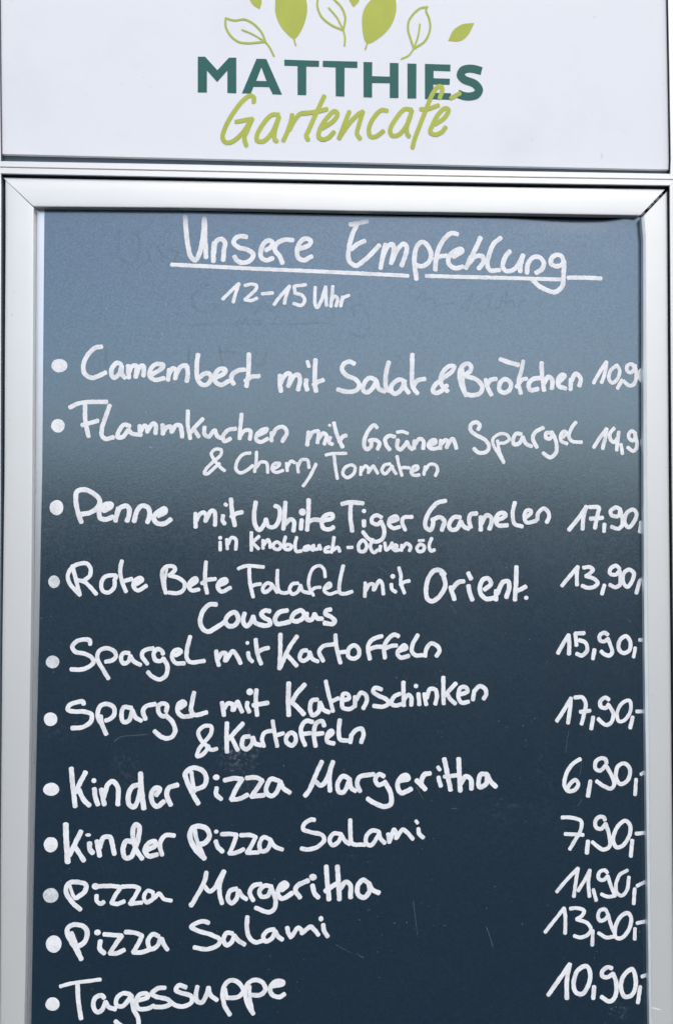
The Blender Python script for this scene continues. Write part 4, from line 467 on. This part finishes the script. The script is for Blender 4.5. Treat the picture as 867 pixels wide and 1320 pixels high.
def paint(name, colr, dens_lo, dens_hi, rough=.55):
    """marker paint: a streaky coat that lets a little of the sheet through"""
    m, nt, p = mat(name)
    out = nt.nodes["Material Output"]
    tcn = nd(nt, "ShaderNodeTexCoord")
    uv, tc = tcn.outputs["UV"], tcn.outputs["Object"]
    streak = noise_node(nt, uv, 3.0, 3, .6, (.8, 3.0, 1))
    pool = noise_node(nt, tc, 75, 3, .65)
    patch = math_n(nt, 'ADD', math_n(nt, 'MULTIPLY', streak, .45), math_n(nt, 'MULTIPLY', pool, .55))
    d = rng(nt, patch, .36, .58, dens_lo, dens_hi)
    d = math_n(nt, 'MAXIMUM', d, 0.0)
    d = math_n(nt, 'MINIMUM', d, 1.0)
    p.inputs["Base Color"].default_value = c4(*colr)
    p.inputs["Roughness"].default_value = rough
    tr = nd(nt, "ShaderNodeBsdfTransparent")
    mx = nd(nt, "ShaderNodeMixShader")
    nt.links.new(d, mx.inputs[0]); nt.links.new(tr.outputs[0], mx.inputs[1]); nt.links.new(p.outputs[0], mx.inputs[2])
    nt.links.new(mx.outputs[0], out.inputs["Surface"])
    return m

CHALK = paint("white_marker_paint", (.92, .92, .92), .76, 1.05)
CHALK_DULL = paint("thin_white_marker_paint", (.82, .84, .86), .58, .96)
GHOST = paint("old_wiped_ink", (.004, .012, .020), .0, .065, .4)
SCRATCH = paint("pale_scratch", (.6, .64, .68), .01, .13)
def paving_mat():
    m, nt, p = mat("grey_paving")
    tc = nd(nt, "ShaderNodeTexCoord").outputs["Object"]
    br = nd(nt, "ShaderNodeTexBrick")
    br.inputs["Scale"].default_value = 2.6
    br.inputs["Color1"].default_value = c4(.030, .045, .050); br.inputs["Color2"].default_value = c4(.040, .055, .060); br.inputs["Mortar"].default_value = c4(.08, .078, .072)
    br.inputs["Mortar Size"].default_value = .012
    nt.links.new(tc, br.inputs["Vector"])
    c = mixc(nt, rng(nt, noise_node(nt, tc, 3, 5, .6), .3, .7, 0, .4), br.outputs["Color"], c4(.028, .040, .045))
    nt.links.new(c, p.inputs["Base Color"])
    p.inputs["Roughness"].default_value = .85
    return m
PAVING = paving_mat()

# ---------------------------------------------------------------- setting: the ground the stand is planted in
bm = bmesh.new()
bmesh.ops.create_grid(bm, x_segments=80, y_segments=80, size=400)
for v in bm.verts:              # level round the stand; unseen rise added behind the viewer to lift the reflected horizon
    v.co.z = max(0.0, -v.co.y - 5.0) * math.tan(math.radians(4.5))
tag(link("paving", bm, PAVING), None, None, kind="structure")

# ---------------------------------------------------------------- the stand
stand = empty("notice_stand", Vector((0, 0.03, 0)), "silver aluminium stand whose posts and grooved crossbar hold the white sign and the menu", "sign stand")

BAR_T, BAR_M, BAR_B = G['bar_top'], G['bar_mid'], G['bar_bot']
def post(edge, sgn):
    """one upright, cut in a pointed joint where the crossbar's end meets it"""
    k = 0 if sgn < 0 else -1
    zt, zm, zb = BAR_T[k][1], BAR_M[k][1], BAR_B[k][1]
    prof = [(0, -32), (0, 12.4), (.25, 12.9), (.8, 13), (5.2, 13), (5.7, 12.4), (6.3, 12.4), (6.8, 13), (48, 13), (50, 11), (50, -32), (0.3, -32)]
    e = sorted(edge, key=lambda q: q[1])
    for upper in (True, False):
        if upper: zz = [None] + [z for x, z in e if z > zt + 4]
        else: zz = [-1000 * Z0] + [z for x, z in e if z < zb - 4] + [None]
        rows = []
        for z in zz:
            row = []
            for a, d in prof:
                z_ = z if z is not None else (max(zt - a, zm) + .28 if upper else min(zb + a, zm) - .1)
                row.append(W(interp(edge, z_) + sgn * a, z_, d))
            rows.append(row)
        bm = bmesh.new(); loft(bm, rows)
        link("post", bm, ALU_V, stand)
    # dark strips added between upright and boards, painting in the shade of the gap
    for lo, hi in ((-545.0, zb - .3), (zt + .3, 738.0)):
        zs = [lo] + [z for x, z in e if lo < z < hi] + [hi]
        bm = bmesh.new()
        loft(bm, [[W(interp(edge, z) - sgn * a, z, d) for a, d in ((.02, -14), (.02, 12.2), (.45, 11.6), (.45, -14))] for z in zs])
        link("gap_shade", bm, SEAL_SHADE if sgn < 0 else GAP_SHADE, stand)

def interp(line, z):
    pts = sorted(line, key=lambda q: q[1])
    if z <= pts[0][1]: a, b = pts[0], pts[1]
    elif z >= pts[-1][1]: a, b = pts[-2], pts[-1]
    else:
        for a, b in zip(pts, pts[1:]):
            if a[1] <= z <= b[1]: break
    return a[0] + (b[0] - a[0]) * (z - a[1]) / (b[1] - a[1])

def yat(line, x):
    if x <= line[0][0]: a, b = line[0], line[1]
    elif x >= line[-1][0]: a, b = line[-2], line[-1]
    else:
        for a, b in zip(line, line[1:]):
            if a[0] <= x <= b[0]: break
    return a[1] + (b[1] - a[1]) * (x - a[0]) / (b[0] - a[0])

post(G['postl'], -1)
post(G['postr'], 1)

def bar():
    n = 24; rows = []
    for i in range(n):
        f = i / (n - 1); row = []
        for t, d in ((0, -30), (0, 12.2), (.05, 13.0), (.44, 13.0), (.478, 12.4), (.482, 10.8), (.522, 10.8), (.526, 12.4), (.56, 13.0), (.95, 13.0), (1, 12.2), (1, -30)):
            tri = min(t, 1 - t) * 12.0
            zl = BAR_T[0][1] + (BAR_B[0][1] - BAR_T[0][1]) * t
            zr = BAR_T[-1][1] + (BAR_B[-1][1] - BAR_T[-1][1]) * t
            x = (interp(G['postl'], zl) - tri) * (1 - f) + (interp(G['postr'], zr) + tri) * f
            zt, zm, zb = yat(BAR_T, x), yat(BAR_M, x), yat(BAR_B, x)
            z = zt + (zm - zt) * t * 2 if t < .5 else zm + (zb - zm) * (t - .5) * 2
            row.append(W(x, z, d))
        rows.append(row)
    bm = bmesh.new(); loft(bm, rows)
    link("crossbar", bm, ALU_H, stand)
    bm = bmesh.new()
    x0, x1 = interp(G['postl'], BAR_B[0][1]) + .5, interp(G['postr'], BAR_B[-1][1]) - .5
    loft(bm, [[W(x, yat(BAR_B, x) - a, d) for a, d in ((.02, -14), (.02, 12.0), (.5, 11.4), (.5, -14))] for x in [x0 + (x1 - x0) * q / 14 for q in range(15)]])
    link("gap_shade", bm, GAP_SHADE, stand)  # dark strip added under the crossbar as painted shade
bar()
# lower and upper bars of the stand
for zlo, zhi in ((-600, -572), (742, 770)):
    bm = bmesh.new(); box(bm, -.330, .336, -.0128, .030, Z0 + zlo / 1000, Z0 + zhi / 1000)
    link("crossbar", bm, ALU_H, stand)
bm = bmesh.new(); box(bm, -.327, .335, .0165, .0195, Z0 - .5725, Z0 + .743)
link("back_panel", bm, DARK, stand)
# grey rubber strip in the slot under the sign
bm = bmesh.new()
Hb, Bt = resample(G['head_bot'], 12), resample(G['bar_top'], 12)
loft(bm, [[W(h[0], h[1] + 14, -4), W(h[0], h[1] + 14, 5.2), W(h[0], h[1] - 2.3, 5.2), W(h[0], h[1] - 2.8, 4.6), W(b[0] if 0 < i < 11 else h[0], b[1] - 1.5, 4.6), W(b[0] if 0 < i < 11 else h[0], b[1] - 1.5, -4)] for i, (h, b) in enumerate(zip(Hb, Bt))])
link("sealing_strip", bm, SEAL_SHADE, stand)
# ---------------------------------------------------------------- the sign above the menu
sign = empty("header_sign", Vector((0, 0, Z0 + .33)), "white sign board with green capitals, lime script and leaf emblem above the crossbar", "sign")
def sign_board():
    n = 40
    L, Rr = resample(G['head_left'], n), resample(G['head_right'], n)
    bt = resample(G['head_bot'], n)
    top_z = 740.0
    cols = []
    for i in range(n):
        f = i / (n - 1)
        xt = -332 + (330 + 332) * f
        cols.append(((bt[i][0], bt[i][1]), f))
    def left_x(z): return interp(G['head_left'], z)
    def right_x(z): return interp(G['head_right'], z)
    rows = []
    m = 28
    for i in range(n):
        f = i / (n - 1); row = []
        for j in range(m):
            g = j / (m - 1)
            z = bt[i][1] + (top_z - bt[i][1]) * g
            x = left_x(z) * (1 - f) + right_x(z) * f
            row.append((x, z))
        rows.append(row)
    bm = bmesh.new()
    fr = [[bm.verts.new(W(x, z, 9)) for x, z in r] for r in rows]
    for a, b in zip(fr, fr[1:]):
        for k in range(m - 1): bm.faces.new((a[k], b[k], b[k + 1], a[k + 1]))
    # folded edge all round, 1 mm bevel then 5 mm deep
    ring = [r[0] for r in fr] + [v for v in fr[-1][1:]] + [r[-1] for r in reversed(fr[:-1])] + [v for v in reversed(fr[0][1:-1])]
    cen = Vector((0, 0, Z0 + .55))
    def off_ring(src, out, dy):
        o = []
        for v in src:
            c = v.co.copy()
            bx = -1 if v in lset else (1 if v in rset else 0)
            bz = -1 if v in bset else (1 if v in tset else 0)
            o.append(bm.verts.new(c + Vector((bx * out, dy, bz * out))))
        return o
    lset, rset, bset, tset = set(fr[0]), set(fr[-1]), set(r[0] for r in fr), set(r[-1] for r in fr)
    r1 = off_ring(ring, .0004, .0004)
    r2 = []
    for v in r1: r2.append(bm.verts.new(v.co + Vector((0, .006, 0))))
    for a, b in ((ring, r1), (r1, r2)):
        for k in range(len(a)):
            bm.faces.new((a[k], a[(k + 1) % len(a)], b[(k + 1) % len(a)], b[k]))
    bm.faces.new(r2)
    bmesh.ops.recalc_face_normals(bm, faces=bm.faces)
    return link("sign_panel", bm, WHITE, sign)

panel = sign_board()
def closed_shape(s):
    toks = s.split()
    pts = pts_of(s); cor = [t.endswith('!') for t in toks]
    k = cor.index(True) if any(cor) else 0
    pts = pts[k:] + pts[:k] + [pts[k]]; cor = cor[k:] + cor[:k] + [True]
    out = []; run = [pts[0]]
    for p, c in zip(pts[1:], cor[1:]):
        run.append(p)
        if c:
            out += spline(run, 1.0)[:-1]; run = [p]
    return out
for line in EMBLEM.strip().split('\n'):
    name, body = line.split('|')
    bm = new_bm(); green = name == 'brand_lettering'
    for i, s in enumerate(body.split(';')):
        k, rest = s[0], s[1:]
        if k == 'P': plate(bm, [pts_of(q) for q in rest.split('/')], 9.25, .2)
        elif k == 'F': plate(bm, [closed_shape(rest.strip())], 9.26, .2)
        else:
            w, p = rest.strip().split(' ', 1)
            ribbon(bm, pts_of(p), float(w), (9.20 if green else 9.27) + .012 * (i % 12), butt=(k == 'B'), thick=.015)
    lab = {'brand_lettering': 'dark green block capitals reading MATTHIES', 'script_lettering': 'lime brush script reading Gartencafé'}.get(name)
    link(name, bm, GREEN if green else LIME, sign if False else panel, label=lab)

# ---------------------------------------------------------------- the menu board
board = empty("menu_board", Vector((0, 0, Z0 - .57)), "dark menu board in silver snap frame with white handwritten dishes and prices", "menu board")
BASE = board.location

PROF = ((0, -7), (0, 7.6), (.010, 8.5), (.030, 8.95), (.10, 9.25), (.20, 9.42), (.30, 9.54), (.40, 9.60), (.52, 9.61), (.64, 9.58), (.76, 9.52), (.88, 9.40), (.955, 9.25), (.985, 9.1), (1.0, 8.6))
def rail(out, inn, matl, label=None, lip=0.0):
    n = 40
    O, I = resample(out, n), resample(inn, n)
    rows = []
    for o, i in zip(O, I):
        d = Vector((i[0] - o[0], i[1] - o[1]))
        r = [W(o[0] + d.x * t, o[1] + d.y * t, h) for t, h in PROF]
        e = d.normalized() if d.length else Vector((1, 0))
        if lip:                 # right rail's inner wall, sloped and coloured pale to look lit
            r += [W(i[0] + e.x * lip * .15, i[1] + e.y * lip * .12, 8.75), W(i[0] + e.x * lip * .92, i[1] + e.y * lip * .92, 7.6), W(i[0] + e.x * lip, i[1] + e.y * lip, 6.9)]
        e2 = e * lip
        i = (i[0] + e2.x, i[1] + e2.y)
        r += [W(i[0] + e.x * .05, i[1] + e.y * .05, 1.3), W(i[0] - e.x * 3, i[1] - e.y * 3, 1.2), W(i[0] - e.x * 3, i[1] - e.y * 3, -7)]
        rows.append(r)
    bm = bmesh.new(); loft(bm, rows)
    o = link("frame_rail", bm, matl, board, label=label)
    if lip:
        o.data.materials.append(LIT_LIP)
        nk = len(rows[0]) - 1
        for q in range((len(rows) - 1) * nk):
            if len(PROF) - 1 <= q % nk <= len(PROF) + 1: o.data.polygons[q].material_index = 1
    return o
rail(G['top_out'], G['top_in'], ALU_H)
left_rail = rail(G['left_out'], G['left_in'], ALU_V)
right_rail = rail(G['right_out'], G['right_in'], ALU_V, lip=2.5)
rail(G['bot_out'], G['bot_in'], ALU_H)
bm = new_bm(); ribbon(bm, [tuple(q) for q in G['scr']], 1.1, 9.62, wob=.3, thick=.02)
link("scratch", bm, CHALK, right_rail)

# base profile of the frame, seen as a bare strip along the left of the sheet
bm = bmesh.new(); x0, x1 = -300.5, -281.0
box(bm, x0 / 1000, -.276, -.0003, .003, Z0 - .545, Z0 + .2975)
link("base_strip", bm, ALU_BARE, board)
bm = bmesh.new(); box(bm, -.2755, .309, .0025, .0045, Z0 - .55, Z0 + .302)
link("backing_plate", bm, DARK, board)
# moulded corner key glimpsed inside the open mitre joint at the upper right
bm = bmesh.new()
a, b = Vector(G['top_in'][-1]), Vector(G['top_out'][-1])
for f0, f1, sh, h in ((.10, .22, 1.2, 4.0), (.34, .46, 1.0, 5.6), (.49, .54, .6, 7.8), (.64, .76, 1.3, 5.2), (.84, .87, 1.0, 7.0)):
    p, q = a.lerp(b, f0), a.lerp(b, f1)
    nrm = Vector((1, -.75)).normalized()
    c0, c1, c2, c3 = p + nrm * (sh - .8), q + nrm * (sh - .8), q + nrm * (sh + 1.0), p + nrm * (sh + 1.0)
    loft(bm, [[W(v.x, v.y, hh) for v in (c0, c1, c2, c3, c0)] for hh in (2, h - .3, h)], cap=False)
    bm.faces.new([bm.verts.new(W(v.x, v.y, h)) for v in (c0, c1, c2, c3)])
link("corner_key", bm, plain("grey_plastic", (.36, .38, .42), .4), board)

SMUDGES = [(x / 1000, (570 + z) / 1000, rx / 1000, rz / 1000, sc, am) for x, z, rx, rz, sc, am in (
    (-92, -228, 26, 26, 260, .34), (-80, -262, 20, 14, 300, .22), (165, -288, 34, 18, 200, .07), (200, -262, 12, 70, 160, .05),
    (-262, -210, 26, 10, 240, .10), (-200, -242, 16, 26, 240, .10), (-40, 60, 60, 12, 180, .05), (276, 255, 18, 10, 500, .25),
    (300, 22, 14, 30, 300, .14), (-262, -20, 30, 30, 300, .06), (273, -480, 14, 10, 350, .30), (150, -40, 110, 60, 90, .018))]
SHEET = sheet_mat()
def writing_sheet():
    nu, nv = 110, 120
    L = sorted(G['sheet_left'], key=lambda q: q[1]); Rr = sorted(G['sheet_right'], key=lambda q: q[1])
    top = G['sheet_top']; zb = -543.0
    bm = bmesh.new(); g = []
    for i in range(nu):
        f = i / (nu - 1); colv = []
        xt = top[0][0] + (top[-1][0] - top[0][0]) * f
        zt = yat(top, min(max(xt, top[0][0]), top[-1][0]))
        for j in range(nv):
            h = j / (nv - 1); h = 1 - (1 - h) ** 1.5 if False else h
            h = 1 - (1 - h) ** 1.6
            z = zb + (zt - zb) * h
            x = interp(L, z) * (1 - f) + interp(Rr, z) * f
            d = 0.6
            # the film has come loose and dips under the top rail near its right corner
            s = max(0.0, 1 - abs(x - 235) / 78.0); s = s * s * (3 - 2 * s)
            t = max(0.0, 1 - (zt - z) / 22.0)
            d -= 1.1 * s * t * t
            s2 = max(0.0, 1 - abs(x - 285) / 24.0); t2 = max(0.0, 1 - (zt - z) / 14.0)
            d += 1.0 * s2 * s2 * t2 * t2
            d += .10 * noise.noise((x * .012, z * .012, 3.0))
            colv.append(bm.verts.new(W(x, z, d)))
        g.append(colv)
    for a, b in zip(g, g[1:]):
        for k in range(nv - 1): bm.faces.new((a[k], b[k], b[k + 1], a[k + 1]))
    rim = [c[0] for c in g] + g[-1][1:] + [c[-1] for c in reversed(g[:-1])] + list(reversed(g[0][1:-1]))
    edge = [bm.verts.new(v.co) for v in rim]
    back = [bm.verts.new(v.co + Vector((0, .0005, 0))) for v in rim]
    side = [bm.faces.new((edge[k], edge[(k + 1) % len(rim)], back[(k + 1) % len(rim)], back[k])) for k in range(len(rim))]
    front = [f for f in bm.faces if f not in set(side)]
    if front[0].normal.length == 0: bm.normal_update()
    for f in front: f.normal_update()
    if front[0].normal.y > 0: bmesh.ops.reverse_faces(bm, faces=front)
    for f in front: f.smooth = True
    return link("writing_sheet", bm, SHEET, board)
sheet = writing_sheet()

seed = 0.0
for line in WRITING.strip().split('\n'):
    name, lab, body = line.split('|')
    bm = new_bm()
    ghost = name == 'ghost_text'; scr = name == 'scratch'
    for i, s in enumerate(body.split(';')):
        seed += 1.37
        off = .80 + .018 * (i % 9) if not ghost else .74 + .004 * (i % 5)
        if s[0] == 'o':
            x, z, rx, rz = map(float, s[2:].split(','))
            blob(bm, x, z, rx * .96, rz * .96, off, seed)
        else:
            w, p = s.split(' ', 1)
            ribbon(bm, pts_of(p), float(w), off, wob=.14 if not ghost else .25, thick=.04 if not ghost else .01, seed=seed)
    m = GHOST if ghost else SCRATCH if scr else CHALK_DULL if lab.startswith('dull') else CHALK
    link(name, bm, m, sheet, label=lab or None)
